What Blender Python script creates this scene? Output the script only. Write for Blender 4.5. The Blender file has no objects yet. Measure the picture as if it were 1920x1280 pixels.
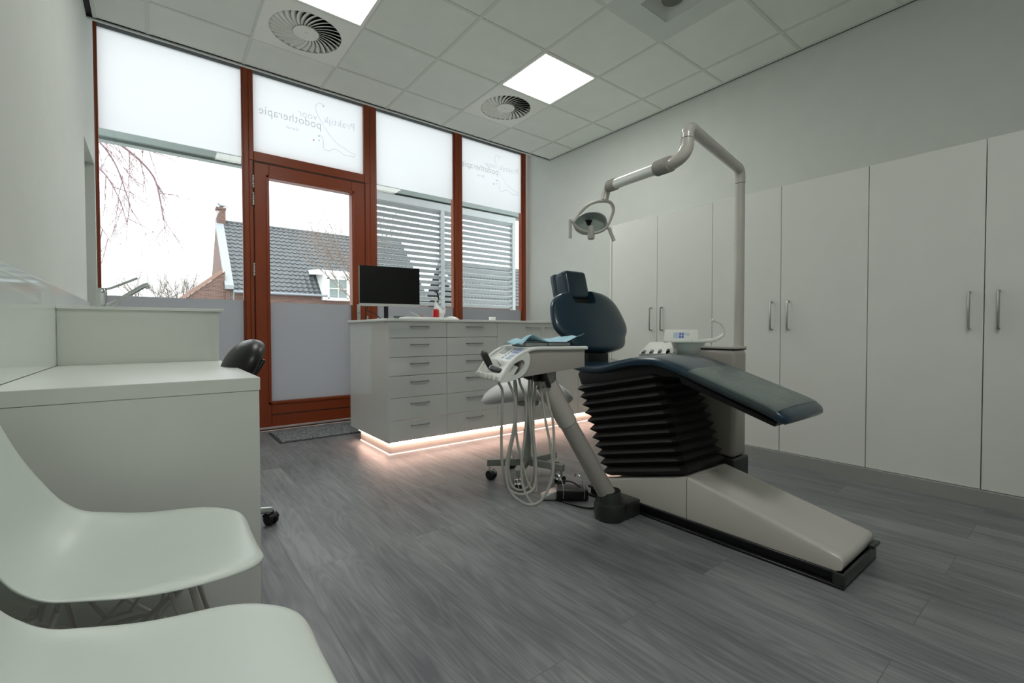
import bpy, bmesh, math, random
from mathutils import Vector, Matrix
random.seed(7)
SC = bpy.context.scene
COL = SC.collection
PI = math.pi

# ------------------------------------------------------------------ materials
def lin(c):
    return tuple(((v/255.0)/12.92 if v/255.0 <= 0.04045 else ((v/255.0+0.055)/1.055)**2.4) for v in c)

def new_mat(name):
    m = bpy.data.materials.new(name); m.use_nodes = True
    nt = m.node_tree
    for n in list(nt.nodes): nt.nodes.remove(n)
    out = nt.nodes.new('ShaderNodeOutputMaterial')
    return m, nt, out

def mat(name, rgb, rough=0.5, metal=0.0, spec=0.5, vary=0.04, scale=6.0, bump=0.0, bscale=200.0, coat=0.0):
    """plain surface: principled with a faint noise variation"""
    m, nt, out = new_mat(name)
    b = nt.nodes.new('ShaderNodeBsdfPrincipled')
    c = lin(rgb)
    b.inputs['Roughness'].default_value = rough
    b.inputs['Metallic'].default_value = metal
    b.inputs['Specular IOR Level'].default_value = spec
    if coat:
        b.inputs['Coat Weight'].default_value = coat
        b.inputs['Coat Roughness'].default_value = 0.12
    geo = nt.nodes.new('ShaderNodeNewGeometry')
    nz = nt.nodes.new('ShaderNodeTexNoise'); nz.inputs['Scale'].default_value = scale
    nz.inputs['Detail'].default_value = 3
    nt.links.new(geo.outputs['Position'], nz.inputs['Vector'])
    rp = nt.nodes.new('ShaderNodeValToRGB')
    rp.color_ramp.elements[0].color = tuple(v*(1-vary) for v in c)+(1,)
    rp.color_ramp.elements[1].color = tuple(min(1, v*(1+vary)) for v in c)+(1,)
    rp.color_ramp.elements[0].position = 0.3; rp.color_ramp.elements[1].position = 0.7
    nt.links.new(nz.outputs['Fac'], rp.inputs['Fac'])
    nt.links.new(rp.outputs['Color'], b.inputs['Base Color'])
    if bump:
        n2 = nt.nodes.new('ShaderNodeTexNoise'); n2.inputs['Scale'].default_value = bscale
        nt.links.new(geo.outputs['Position'], n2.inputs['Vector'])
        bp = nt.nodes.new('ShaderNodeBump'); bp.inputs['Strength'].default_value = bump
        bp.inputs['Distance'].default_value = 0.002
        nt.links.new(n2.outputs['Fac'], bp.inputs['Height'])
        nt.links.new(bp.outputs['Normal'], b.inputs['Normal'])
    nt.links.new(b.outputs['BSDF'], out.inputs['Surface'])
    return m

def mat_emit(name, rgb, strength):
    m, nt, out = new_mat(name)
    e = nt.nodes.new('ShaderNodeEmission')
    e.inputs['Color'].default_value = lin(rgb)+(1,)
    e.inputs['Strength'].default_value = strength
    nt.links.new(e.outputs['Emission'], out.inputs['Surface'])
    return m

def mat_glass(name, tint=(250, 253, 252), refl=1.0, haze=0.0):
    """thin window pane: clear with a fresnel reflection"""
    m, nt, out = new_mat(name)
    t = nt.nodes.new('ShaderNodeBsdfTransparent'); t.inputs['Color'].default_value = lin(tint)+(1,)
    g = nt.nodes.new('ShaderNodeBsdfGlossy'); g.inputs['Roughness'].default_value = 0.02
    fr = nt.nodes.new('ShaderNodeFresnel'); fr.inputs['IOR'].default_value = 1.45
    mul = nt.nodes.new('ShaderNodeMath'); mul.operation = 'MULTIPLY'; mul.inputs[1].default_value = refl
    mx = nt.nodes.new('ShaderNodeMixShader')
    nt.links.new(fr.outputs['Fac'], mul.inputs[0])
    nt.links.new(mul.outputs[0], mx.inputs['Fac'])
    nt.links.new(t.outputs['BSDF'], mx.inputs[1]); nt.links.new(g.outputs['BSDF'], mx.inputs[2])
    last = mx.outputs['Shader']
    if haze:
        d = nt.nodes.new('ShaderNodeBsdfPrincipled'); d.inputs['Base Color'].default_value = lin((196, 205, 200))+(1,)
        d.inputs['Roughness'].default_value = 0.15
        m2 = nt.nodes.new('ShaderNodeMixShader'); m2.inputs['Fac'].default_value = haze
        nt.links.new(last, m2.inputs[1]); nt.links.new(d.outputs['BSDF'], m2.inputs[2]); last = m2.outputs['Shader']
    nt.links.new(last, out.inputs['Surface'])
    return m

def mat_film(name, rgb, diff=0.25):
    """frosted window film: lets diffuse daylight through"""
    m, nt, out = new_mat(name)
    c = lin(rgb)+(1,)
    t = nt.nodes.new('ShaderNodeBsdfTranslucent')
    geo = nt.nodes.new('ShaderNodeNewGeometry')
    nz = nt.nodes.new('ShaderNodeTexNoise'); nz.inputs['Scale'].default_value = 1.5
    nt.links.new(geo.outputs['Position'], nz.inputs['Vector'])
    rp = nt.nodes.new('ShaderNodeValToRGB')
    rp.color_ramp.elements[0].color = tuple(v*0.97 for v in c[:3])+(1,); rp.color_ramp.elements[1].color = c
    nt.links.new(nz.outputs['Fac'], rp.inputs['Fac']); nt.links.new(rp.outputs['Color'], t.inputs['Color'])
    d = nt.nodes.new('ShaderNodeBsdfDiffuse'); d.inputs['Color'].default_value = (.8, .8, .82, 1)
    mx = nt.nodes.new('ShaderNodeMixShader'); mx.inputs['Fac'].default_value = diff
    nt.links.new(t.outputs['BSDF'], mx.inputs[1]); nt.links.new(d.outputs['BSDF'], mx.inputs[2])
    nt.links.new(mx.outputs['Shader'], out.inputs['Surface'])
    return m

def mat_floor():
    m, nt, out = new_mat('grey_oak_vinyl')
    L = nt.links.new
    b = nt.nodes.new('ShaderNodeBsdfPrincipled')
    geo = nt.nodes.new('ShaderNodeNewGeometry')
    mp = nt.nodes.new('ShaderNodeMapping'); mp.inputs['Rotation'].default_value = (0, 0, PI/2)
    mp.inputs['Location'].default_value = (0.58, 0.0, 0)
    L(geo.outputs['Position'], mp.inputs['Vector'])
    # after the turn: texture x runs along the planks, y across them
    br = nt.nodes.new('ShaderNodeTexBrick')
    br.offset = 0.37; br.offset_frequency = 2
    br.inputs['Scale'].default_value = 1.0
    br.inputs['Brick Width'].default_value = 1.5
    br.inputs['Row Height'].default_value = 0.235
    br.inputs['Mortar Size'].default_value = 0.0009
    br.inputs['Mortar Smooth'].default_value = 0.4
    br.inputs['Color1'].default_value = (0.16, 0.16, 0.16, 1)
    br.inputs['Color2'].default_value = (0.92, 0.92, 0.92, 1)
    br.inputs['Mortar'].default_value = (0.5, 0.5, 0.5, 1)
    mp2 = nt.nodes.new('ShaderNodeMapping'); mp2.inputs['Location'].default_value = (0.0, 3.52-0.235*15, 0)
    L(mp.outputs['Vector'], mp2.inputs['Vector']); L(mp2.outputs['Vector'], br.inputs['Vector'])
    # grain, long along the plank, shifted per plank
    sh = nt.nodes.new('ShaderNodeVectorMath'); sh.operation = 'MULTIPLY_ADD'
    L(br.outputs['Color'], sh.inputs[0]); sh.inputs[1].default_value = (7.3, 3.1, 5.7)
    L(mp2.outputs['Vector'], sh.inputs[2])
    m3 = nt.nodes.new('ShaderNodeMapping'); m3.inputs['Scale'].default_value = (1.9, 42, 1)
    L(sh.outputs['Vector'], m3.inputs['Vector'])
    n1 = nt.nodes.new('ShaderNodeTexNoise'); n1.inputs['Scale'].default_value = 1.0
    n1.inputs['Detail'].default_value = 8; n1.inputs['Roughness'].default_value = 0.62; n1.inputs['Distortion'].default_value = 0.8
    L(m3.outputs['Vector'], n1.inputs['Vector'])
    # cathedral figure
    m4 = nt.nodes.new('ShaderNodeMapping'); m4.inputs['Scale'].default_value = (0.9, 7.5, 1)
    L(sh.outputs['Vector'], m4.inputs['Vector'])
    n2 = nt.nodes.new('ShaderNodeTexNoise'); n2.inputs['Scale'].default_value = 1.2; n2.inputs['Detail'].default_value = 1.5
    L(m4.outputs['Vector'], n2.inputs['Vector'])
    rings = nt.nodes.new('ShaderNodeMath'); rings.operation = 'MULTIPLY'; rings.inputs[1].default_value = 95
    L(n2.outputs['Fac'], rings.inputs[0])
    sn = nt.nodes.new('ShaderNodeMath'); sn.operation = 'SINE'; L(rings.outputs[0], sn.inputs[0])
    # large blotches
    n3 = nt.nodes.new('ShaderNodeTexNoise'); n3.inputs['Scale'].default_value = 2.2; n3.inputs['Detail'].default_value = 3
    m5 = nt.nodes.new('ShaderNodeMapping'); m5.inputs['Scale'].default_value = (0.8, 2.4, 1)
    L(sh.outputs['Vector'], m5.inputs['Vector']); L(m5.outputs['Vector'], n3.inputs['Vector'])
    # sum
    def ma(op, a, bb):
        n = nt.nodes.new('ShaderNodeMath'); n.operation = op
        for i, v in enumerate((a, bb)):
            if isinstance(v, (int, float)): n.inputs[i].default_value = v
            else: L(v, n.inputs[i])
        return n.outputs[0]
    sep = nt.nodes.new('ShaderNodeSeparateColor'); L(br.outputs['Color'], sep.inputs[0])
    s = ma('ADD', ma('MULTIPLY', n1.outputs['Fac'], 0.52), ma('MULTIPLY', sn.outputs[0], 0.034))
    s = ma('ADD', s, ma('MULTIPLY', n3.outputs['Fac'], 0.50))
    s = ma('ADD', s, ma('MULTIPLY', sep.outputs[0], 0.07))
    rp = nt.nodes.new('ShaderNodeValToRGB')
    e = rp.color_ramp.elements
    e[0].position = 0.37; e[0].color = lin((90, 92, 95))+(1,)
    e[1].position = 0.70; e[1].color = lin((139, 141, 142))+(1,)
    x = e.new(0.54); x.color = lin((116, 118, 120))+(1,)
    L(s, rp.inputs['Fac'])
    mx = nt.nodes.new('ShaderNodeMix'); mx.data_type = 'RGBA'
    L(br.outputs['Fac'], mx.inputs['Factor']); L(rp.outputs['Color'], mx.inputs['A'])
    mx.inputs['B'].default_value = lin((84, 85, 86))+(1,)
    L(mx.outputs['Result'], b.inputs['Base Color'])
    b.inputs['Roughness'].default_value = 0.42; b.inputs['Specular IOR Level'].default_value = 0.4
    bp = nt.nodes.new('ShaderNodeBump'); bp.inputs['Strength'].default_value = 0.25; bp.inputs['Distance'].default_value = 0.0015
    L(ma('SUBTRACT', s, br.outputs['Fac']), bp.inputs['Height'])
    L(bp.outputs['Normal'], b.inputs['Normal'])
    L(b.outputs['BSDF'], out.inputs['Surface'])
    return m

def mat_brick(name, c1, c2, mortar, axis='xz'):
    m, nt, out = new_mat(name); L = nt.links.new
    b = nt.nodes.new('ShaderNodeBsdfPrincipled'); b.inputs['Roughness'].default_value = 0.9
    geo = nt.nodes.new('ShaderNodeNewGeometry')
    sep = nt.nodes.new('ShaderNodeSeparateXYZ'); L(geo.outputs['Position'], sep.inputs[0])
    ad = nt.nodes.new('ShaderNodeMath'); ad.operation = 'ADD'
    L(sep.outputs['X'], ad.inputs[0]); L(sep.outputs['Y'], ad.inputs[1])
    cb = nt.nodes.new('ShaderNodeCombineXYZ'); L(ad.outputs[0], cb.inputs['X']); L(sep.outputs['Z'], cb.inputs['Y'])
    br = nt.nodes.new('ShaderNodeTexBrick'); br.inputs['Scale'].default_value = 1
    br.inputs['Brick Width'].default_value = 0.23; br.inputs['Row Height'].default_value = 0.075
    br.inputs['Mortar Size'].default_value = 0.008
    br.inputs['Color1'].default_value = lin(c1)+(1,); br.inputs['Color2'].default_value = lin(c2)+(1,)
    br.inputs['Mortar'].default_value = lin(mortar)+(1,)
    L(cb.outputs[0], br.inputs['Vector']); L(br.outputs['Color'], b.inputs['Base Color'])
    L(b.outputs['BSDF'], out.inputs['Surface'])
    return m

def mat_speckle(name, dark, light, scale):
    m, nt, out = new_mat(name); L = nt.links.new
    b = nt.nodes.new('ShaderNodeBsdfPrincipled'); b.inputs['Roughness'].default_value = 0.95
    b.inputs['Specular IOR Level'].default_value = 0.1
    geo = nt.nodes.new('ShaderNodeNewGeometry')
    nz = nt.nodes.new('ShaderNodeTexNoise'); nz.inputs['Scale'].default_value = scale; nz.inputs['Detail'].default_value = 2
    L(geo.outputs['Position'], nz.inputs['Vector'])
    rp = nt.nodes.new('ShaderNodeValToRGB')
    rp.color_ramp.elements[0].position = 0.42; rp.color_ramp.elements[0].color = lin(dark)+(1,)
    rp.color_ramp.elements[1].position = 0.62; rp.color_ramp.elements[1].color = lin(light)+(1,)
    L(nz.outputs['Fac'], rp.inputs['Fac']); L(rp.outputs['Color'], b.inputs['Base Color'])
    bp = nt.nodes.new('ShaderNodeBump'); bp.inputs['Strength'].default_value = 0.8; bp.inputs['Distance'].default_value = 0.004
    L(nz.outputs['Fac'], bp.inputs['Height']); L(bp.outputs['Normal'], b.inputs['Normal'])
    L(b.outputs['BSDF'], out.inputs['Surface'])
    return m

M = dict(
    wall=mat('painted_wall', (204, 208, 202), 0.75, bump=0.06, bscale=400, vary=0.015),
    ceil=mat('ceiling_tile', (222, 225, 218), 0.9, bump=0.05, bscale=600, vary=0.02, spec=0.2),
    tbar=mat('ceiling_bar', (204, 207, 200), 0.6, vary=0.01),
    black=mat('black_and_shade', (14, 15, 15), 0.8),  # black parts, and shade in gaps put in as black
    floor=mat_floor(),
    red=mat('rust_red_paint', (130, 55, 20), 0.42, vary=0.05, scale=3, spec=0.4),
    reddark=mat('rust_red_groove', (44, 18, 9), 0.6),
    cab=mat('white_melamine', (222, 224, 218), 0.42, vary=0.012, spec=0.4),
    gloss=mat('white_gloss_laminate', (216, 218, 215), 0.05, vary=0.01, spec=0.7),
    plinth=mat('grey_plinth', (150, 152, 148), 0.35, vary=0.02),
    plinthw=mat('white_plinth', (205, 200, 194), 0.3, vary=0.02),
    top=mat('white_worktop', (226, 229, 224), 0.25, vary=0.01),
    desk=mat('white_desk', (216, 219, 212), 0.30, vary=0.012),
    steel=mat('brushed_steel', (170, 170, 168), 0.28, metal=1.0, vary=0.05),
    chrome=mat('chrome', (205, 208, 208), 0.12, metal=1.0, vary=0.02),
    silver=mat('silver_plastic', (190, 192, 190), 0.35, metal=0.3),
    screen=mat('black_screen', (9, 11, 10), 0.32, spec=0.25),
    shell=mat('white_shell_plastic', (208, 216, 208), 0.38, vary=0.012),
    wire=mat('grey_white_wire', (205, 201, 196), 0.4),
    navy=mat('navy_upholstery', (25, 50, 66), 0.28, vary=0.06, spec=0.45, coat=0.25),
    bellows=mat('black_rubber', (20, 19, 18), 0.55, spec=0.35),
    blackp=mat('black_plastic', (24, 25, 25), 0.35, spec=0.4),
    skirt=mat('dark_grey_plastic', (44, 46, 44), 0.3, spec=0.5),
    cream=mat('warm_white_plastic', (188, 184, 176), 0.24, vary=0.015, coat=0.3),
    creamd=mat('greige_plastic', (166, 161, 154), 0.35, vary=0.015),
    unitw=mat('white_unit_plastic', (226, 228, 222), 0.25, vary=0.01, coat=0.2),
    bowl=mat('pale_green_bowl', (186, 198, 190), 0.12, vary=0.02, coat=0.4),
    hose=mat('grey_hose', (178, 178, 170), 0.4),
    splash=mat('white_splash_glass', (216, 222, 216), 0.04, spec=0.6, vary=0.005),
    stool=mat('pale_grey_vinyl', (214, 213, 212), 0.4, vary=0.02),
    greyarm=mat('grey_painted_steel', (150, 151, 146), 0.35),
    rubber=mat('castor_rubber', (14, 15, 16), 0.35),
    mat=mat_speckle('doormat_pile', (74, 77, 80), (170, 173, 175), 130),
    matedge=mat('doormat_edge', (58, 60, 62), 0.8),
    blue=mat('blue_paper', (168, 208, 224), 0.85, vary=0.05, scale=20),
    greybox=mat('grey_tray_metal', (176, 174, 170), 0.35, metal=0.4),
    key=mat('lilac_key', (150, 160, 205), 0.5),
    key2=mat('pale_blue_key', (172, 192, 214), 0.5),
    keyb=mat('blue_key', (92, 112, 180), 0.5),
    lcd=mat('grey_lcd', (142, 146, 138), 0.3),
    printg=mat('grey_print', (138, 142, 146), 0.5),
    redp=mat('red_plastic', (176, 14, 24), 0.25, coat=0.3),
    skin=mat('tan_rubber', (196, 150, 126), 0.5),
    white=mat('white_plastic', (232, 234, 232), 0.35),
    alu=mat('aluminium', (186, 188, 186), 0.4, metal=0.7),
    glass=mat_glass('window_glass', refl=0.55),
    dish=mat_glass('frosted_dish', (235, 240, 238), 1.0, haze=0.5),
    cover=mat_glass('clear_vinyl_cover', (196, 204, 200), 1.0, haze=0.30),
    clearp=mat_glass('clear_plastic', (225, 235, 232), 1.0, haze=0.12),
    filmLit=mat_film('frosted_film_lit', (238, 238, 239), 0.0),
    filmShade=mat_film('frosted_film_shaded', (172, 173, 176), 0.30),  # same film darkened, painting in the dimmer ground light behind it
    letg=mat_film('grey_lettering', (182, 183, 186), 0.0),
    letl=mat_film('pale_lettering', (204, 203, 214), 0.0),
    letm=mat_film('magenta_dot', (214, 110, 166), 0.0),
    lamp=mat_emit('ceiling_light_panel', (255, 254, 249), 12.0),
    led=mat_emit('warm_led_strip', (255, 208, 188), 24.0),
    slat=mat('grey_louvre', (158, 163, 164), 0.5, vary=0.03),
    canopy=mat('grey_canopy', (112, 122, 119), 0.5, vary=0.03),
    bark=mat('tree_bark', (120, 108, 100), 0.9),
    barkp=mat('birch_twig', (128, 104, 108), 0.9),
    brick=mat_brick('red_brick', (104, 72, 62), (82, 57, 50), (120, 112, 106)),
    rooft=mat('slate_grey_tile', (76, 79, 82), 0.6, vary=0.14, scale=2.5),
    verge=mat('pale_grey_verge', (132, 136, 140), 0.6),
    pave=mat('grey_paving', (178, 179, 178), 0.9, vary=0.1, scale=2),
    brown=mat('brown_coping', (132, 104, 92), 0.8),
    zinc=mat('zinc_gutter', (120, 126, 132), 0.4, metal=0.4),
    greenpad=mat('dark_pad', (30, 34, 34), 0.5),
    board=mat('grill_dark', (96, 100, 92), 0.7),
    diff=mat('vent_white', (226, 227, 220), 0.5, vary=0.01),
    spk=mat('speaker_plate', (200, 206, 200), 0.6, vary=0.02),
)

# ------------------------------------------------------------------ geometry helpers
ORG = {}
def nbm(): return bmesh.new()

def merge(bm, tmp):
    me = bpy.data.meshes.new('t'); tmp.to_mesh(me); tmp.free()
    bm.from_mesh(me); bpy.data.meshes.remove(me)

def bx(bm, x0, x1, y0, y1, z0, z1, bev=0.0, seg=2, xf=None):
    t = bmesh.new()
    bmesh.ops.create_cube(t, size=1.0)
    for v in t.verts:
        v.co = Vector((x0+(v.co.x+.5)*(x1-x0), y0+(v.co.y+.5)*(y1-y0), z0+(v.co.z+.5)*(z1-z0)))
    if bev > 0:
        bmesh.ops.bevel(t, geom=list(t.edges), offset=bev, segments=seg, profile=0.6, affect='EDGES')
    if xf is not None: bmesh.ops.transform(t, matrix=xf, verts=list(t.verts))
    merge(bm, t); return bm

def box(x0, x1, y0, y1, z0, z1, bev=0.0, seg=2, xf=None):
    return bx(nbm(), x0, x1, y0, y1, z0, z1, bev, seg, xf)

def smooth_path(pts, n=6, closed=False):
    P = [Vector(p) for p in pts]; out = []
    N = len(P)
    rng = range(N if closed else N-1)
    for i in rng:
        p1 = P[i]; p2 = P[(i+1) % N]
        p0 = P[(i-1) % N] if (closed or i > 0) else p1*2-p2
        p3 = P[(i+2) % N] if (closed or i+2 < N) else p2*2-p1
        for k in range(n):
            t = k/n
            out.append(0.5*((2*p1)+(p2-p0)*t+(2*p0-5*p1+4*p2-p3)*t*t+(3*p1-p0-3*p2+p3)*t**3))
    if not closed: out.append(P[-1])
    return out

def loft(bm, rings, cap=True, closed_u=True, closed_v=False):
    """rings: lists of equal-length point lists"""
    VV = [[bm.verts.new(Vector(p)) for p in r] for r in rings]
    n = len(VV[0]); R = len(VV)
    for i in range(R if closed_v else R-1):
        a, b = VV[i], VV[(i+1) % R]
        for j in range(n if closed_u else n-1):
            k = (j+1) % n
            bm.faces.new((a[j], a[k], b[k], b[j]))
    if cap and closed_u and not closed_v:
        bm.faces.new(list(reversed(VV[0]))); bm.faces.new(VV[-1])
    return bm

def tube(bm, pts, rad, segs=10, cap=True, closed=False, flat=None):
    """round (or flattened) tube along a path; rad number or list"""
    P = [Vector(p) for p in pts]; N = len(P)
    R = (list(rad)+[rad[-1]]*N)[:N] if isinstance(rad, (list, tuple)) else [rad]*N
    tang = []
    for i in range(N):
        a = P[(i-1) % N] if (closed or i > 0) else P[i]
        b = P[(i+1) % N] if (closed or i < N-1) else P[i]
        d = b-a
        tang.append(d.normalized() if d.length > 1e-9 else Vector((0, 0, 1)))
    up = Vector((0, 0, 1)) if abs(tang[0].z) < 0.95 else Vector((1, 0, 0))
    nrm = (up-tang[0]*up.dot(tang[0])).normalized()
    rings = []
    for i in range(N):
        nrm = nrm-tang[i]*nrm.dot(tang[i])
        nrm = nrm.normalized() if nrm.length > 1e-6 else tang[i].orthogonal().normalized()
        bi = tang[i].cross(nrm)
        f = flat or 1.0
        rings.append([P[i]+nrm*(math.cos(2*PI*k/segs)*R[i])+bi*(math.sin(2*PI*k/segs)*R[i]*f) for k in range(segs)])
    return loft(bm, rings, cap=cap, closed_v=closed)

def lathe(bm, prof, segs=32, origin=(0, 0, 0), axis=(0, 0, 1), cap=True):
    """prof: (r, h) along the axis"""
    ax = Vector(axis).normalized()
    q = Vector((0, 0, 1)).rotation_difference(ax)
    O = Vector(origin); rings = []
    for r, h in prof:
        r = max(r, 1e-5)
        rings.append([O+q @ Vector((math.cos(2*PI*k/segs)*r, math.sin(2*PI*k/segs)*r, h)) for k in range(segs)])
    return loft(bm, rings, cap=cap)

def prism(bm, poly, axis, a0, a1, bev=0.0, seg=2, xf=None):
    """extrude a 2D polygon along an axis: 'x' uses (y,z), 'y' uses (x,z), 'z' uses (x,y)"""
    def p3(p, a):
        return {'x': (a, p[0], p[1]), 'y': (p[0], a, p[1]), 'z': (p[0], p[1], a)}[axis]
    t = bmesh.new()
    A = [t.verts.new(p3(p, a0)) for p in poly]; B = [t.verts.new(p3(p, a1)) for p in poly]
    n = len(poly)
    for i in range(n):
        t.faces.new((A[i], A[(i+1) % n], B[(i+1) % n], B[i]))
    t.faces.new(list(reversed(A))); t.faces.new(B)
    bmesh.ops.recalc_face_normals(t, faces=list(t.faces))
    if bev > 0:
        bmesh.ops.bevel(t, geom=list(t.edges), offset=bev, segments=seg, profile=0.6, affect='EDGES')
    if xf is not None: bmesh.ops.transform(t, matrix=xf, verts=list(t.verts))
    merge(bm, t); return bm

def sphere(bm, c, r, u=16, v=10, sc=(1, 1, 1), xf=None):
    t = bmesh.new(); bmesh.ops.create_uvsphere(t, u_segments=u, v_segments=v, radius=1)
    for w in t.verts: w.co = Vector((w.co.x*r*sc[0], w.co.y*r*sc[1], w.co.z*r*sc[2]))
    if xf is not None: bmesh.ops.transform(t, matrix=xf, verts=list(t.verts))
    for w in t.verts: w.co += Vector(c)
    merge(bm, t); return bm

def obj(name, bm, material, parent=None, ang=40, subsurf=0, label=None, solid=0.0, bevel=0.0):
    bmesh.ops.remove_doubles(bm, verts=list(bm.verts), dist=1e-6)
    bmesh.ops.recalc_face_normals(bm, faces=list(bm.faces))
    me = bpy.data.meshes.new(name)
    org = Vector((0, 0, 0))
    if parent is not None: org = ORG.get(parent.name, org)
    elif bm.verts:
        xs = [v.co.x for v in bm.verts]; ys = [v.co.y for v in bm.verts]; zs = [v.co.z for v in bm.verts]
        org = Vector(((min(xs)+max(xs))/2, (min(ys)+max(ys))/2, min(zs)))
    bmesh.ops.translate(bm, verts=list(bm.verts), vec=-org)
    bm.to_mesh(me); bm.free()
    me.materials.append(M[material] if isinstance(material, str) else material)
    me.shade_smooth()
    if not subsurf: me.set_sharp_from_angle(angle=math.radians(ang))
    o = bpy.data.objects.new(name, me); COL.objects.link(o)
    if parent is not None: o.parent = parent
    else: o.location = org
    ORG[o.name] = org
    if solid:
        s = o.modifiers.new('solid', 'SOLIDIFY'); s.thickness = solid; s.offset = 0
    if bevel:
        s = o.modifiers.new('bevel', 'BEVEL'); s.width = bevel; s.segments = 3; s.limit_method = 'ANGLE'; s.angle_limit = math.radians(35)
    if subsurf:
        s = o.modifiers.new('sub', 'SUBSURF'); s.levels = subsurf; s.render_levels = subsurf
    if label: o['label'] = label
    return o

def tag(o, label, cat, group=None):
    o['label'] = label; o['category'] = cat
    if group: o['group'] = group
    return o

def thing(name, label, cat, loc, group=None, kind=None):
    o = bpy.data.objects.new(name, None); COL.objects.link(o)
    o.empty_display_size = 0.1
    o.location = loc; ORG[o.name] = Vector(loc)
    if kind: o['kind'] = kind
    if label: tag(o, label, cat, group)
    return o

def struct(name, bm, material, **k):
    o = obj(name, bm, material, **k); o['kind'] = 'structure'
    return o

# ------------------------------------------------------------------ camera
CAMP = Vector((-3.93, -4.255, 0.90))
yaw, pit, rol = 0.662407, -0.0208069, -0.00159123
fw = Vector((math.sin(yaw)*math.cos(pit), math.cos(yaw)*math.cos(pit), math.sin(pit)))
rt = Vector((math.cos(yaw), -math.sin(yaw), 0)); up = rt.cross(fw)
c_, s_ = math.cos(rol), math.sin(rol)
rt2 = rt*c_+up*s_; up2 = up*c_-rt*s_
cam = bpy.data.cameras.new('camera'); cam.sensor_width = 36.0; cam.sensor_fit = 'HORIZONTAL'
cam.lens = 857.15/1920*36.0; cam.clip_start = 0.02; cam.clip_end = 300
co = bpy.data.objects.new('camera', cam); COL.objects.link(co)
mw = Matrix.Identity(4)
for i in range(3):
    mw[i][0] = rt2[i]; mw[i][1] = up2[i]; mw[i][2] = -fw[i]; mw[i][3] = CAMP[i]
co.matrix_world = mw
SC.camera = co

# ------------------------------------------------------------------ light
w = bpy.data.worlds.new('overcast'); SC.world = w; w.use_nodes = True
nt = w.node_tree
bg = nt.nodes['Background']; bg.inputs['Strength'].default_value = 4.1
# overcast sky: about three times brighter overhead than at the horizon
tc = nt.nodes.new('ShaderNodeTexCoord'); sx = nt.nodes.new('ShaderNodeSeparateXYZ')
nt.links.new(tc.outputs['Generated'], sx.inputs[0])
mr = nt.nodes.new('ShaderNodeMapRange'); mr.inputs['From Min'].default_value = 0.0; mr.inputs['From Max'].default_value = 1.0
mr.inputs['To Min'].default_value = 0.335; mr.inputs['To Max'].default_value = 1.0
nt.links.new(sx.outputs['Z'], mr.inputs['Value'])
vm = nt.nodes.new('ShaderNodeVectorMath'); vm.operation = 'SCALE'; vm.inputs[0].default_value = (0.96, 0.98, 1.0)
nt.links.new(mr.outputs[0], vm.inputs['Scale']); nt.links.new(vm.outputs[0], bg.inputs['Color'])
SC.view_settings.view_transform = 'Standard'
SC.view_settings.look = 'None'
SC.view_settings.exposure = 0.48
SC.cycles.max_bounces = 10; SC.cycles.transparent_max_bounces = 16
SC.cycles.diffuse_bounces = 6; SC.cycles.glossy_bounces = 4
SC.cycles.caustics_reflective = False; SC.cycles.caustics_refractive = False
SC.cycles.sample_clamp_indirect = 6.0

def area(name, loc, sx, sy, power, rot=(0, 0, 0), color=(1, 1, 1)):
    l = bpy.data.lights.new(name, 'AREA'); l.shape = 'RECTANGLE'; l.size = sx; l.size_y = sy
    l.energy = power; l.color = color
    o = bpy.data.objects.new(name, l); COL.objects.link(o); o.location = loc; o.rotation_euler = rot
    return o
# unseen fill lamp added behind the camera to brighten the near left side
area('rear_fill_lamp', (-3.3, -4.5, 3.0), 0.55, 0.55, 17)
# =================================================================== ROOM SHELL
XL, YB, HC = -4.27, -5.4, 3.048
struct('floor', box(XL-0.35, 0.15, YB-0.1, 0.40, -0.06, 0.0), 'floor')
# left wall with the opening beside the window
b = nbm()
bx(b, XL-0.30, XL, YB, -0.28, 0, 3.35)
bx(b, XL-0.30, XL, -0.28, 0.35, 2.15, 3.35)
bx(b, XL-0.36, XL-0.30, -0.28, 0.35, 0, 2.15)
bx(b, XL-0.30, XL, 0.35, 0.55, 0, 3.35)
struct('wall_left', b, 'wall')
struct('wall_right', box(0, 0.15, YB, 0.55, 0, 3.35), 'wall')
struct('wall_back', box(XL-0.30, 0.15, YB-0.12, YB, 0, 3.35), 'wall')
# dropped ceiling; it stops short of the window wall
b = nbm()
cells_skip = {(-5, 1), (-2, 1), (-5, 0), (-2, 0), (-2, 3)}
gx = [XL+0.035]+[0.6*i-0.345 for i in range(-6, 1)]+[-0.012]
gy = [-0.012]+[-0.6*j-0.42 for j in range(0, 9)]+[YB]
for i in range(len(gx)-1):
    for j in range(len(gy)-1):
        if (i-7+0, j-1) in {(a, c) for a, c in cells_skip}:
            continue
        bx(b, gx[i], gx[i+1], gy[j+1], gy[j], HC+0.003, HC+0.02)
ceiling = struct('ceiling', b, 'ceil')
b = nbm()
for x in gx[1:-1]: bx(b, x-0.012, x+0.012, YB, -0.012, HC, HC+0.004)
for y in gy[1:-1]: bx(b, gx[0], gx[-1], y-0.0115, y+0.0115, HC+0.0004, HC+0.004)
obj('ceiling_grid', b, 'tbar', ceiling)
b = nbm()
bx(b, gx[0]-0.002, gx[0]+0.018, YB, -0.012, HC-0.001, HC+0.02)
bx(b, gx[-1]-0.02, gx[-1]-0.0015, YB, -0.012, HC-0.001, HC+0.02)
obj('edge_angle', b, 'tbar', ceiling)
struct('trim_1', box(XL, 0.0, 0.0, 0.022, HC-0.008, 3.33), 'wall')          # fascia at the end of the dropped ceiling
b = nbm()
bx(b, XL, XL+0.034, YB, 0.0, HC+0.006, HC+0.012)
bx(b, -0.0135, 0.0, YB, 0.0, HC+0.0005, HC+0.006)
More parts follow.
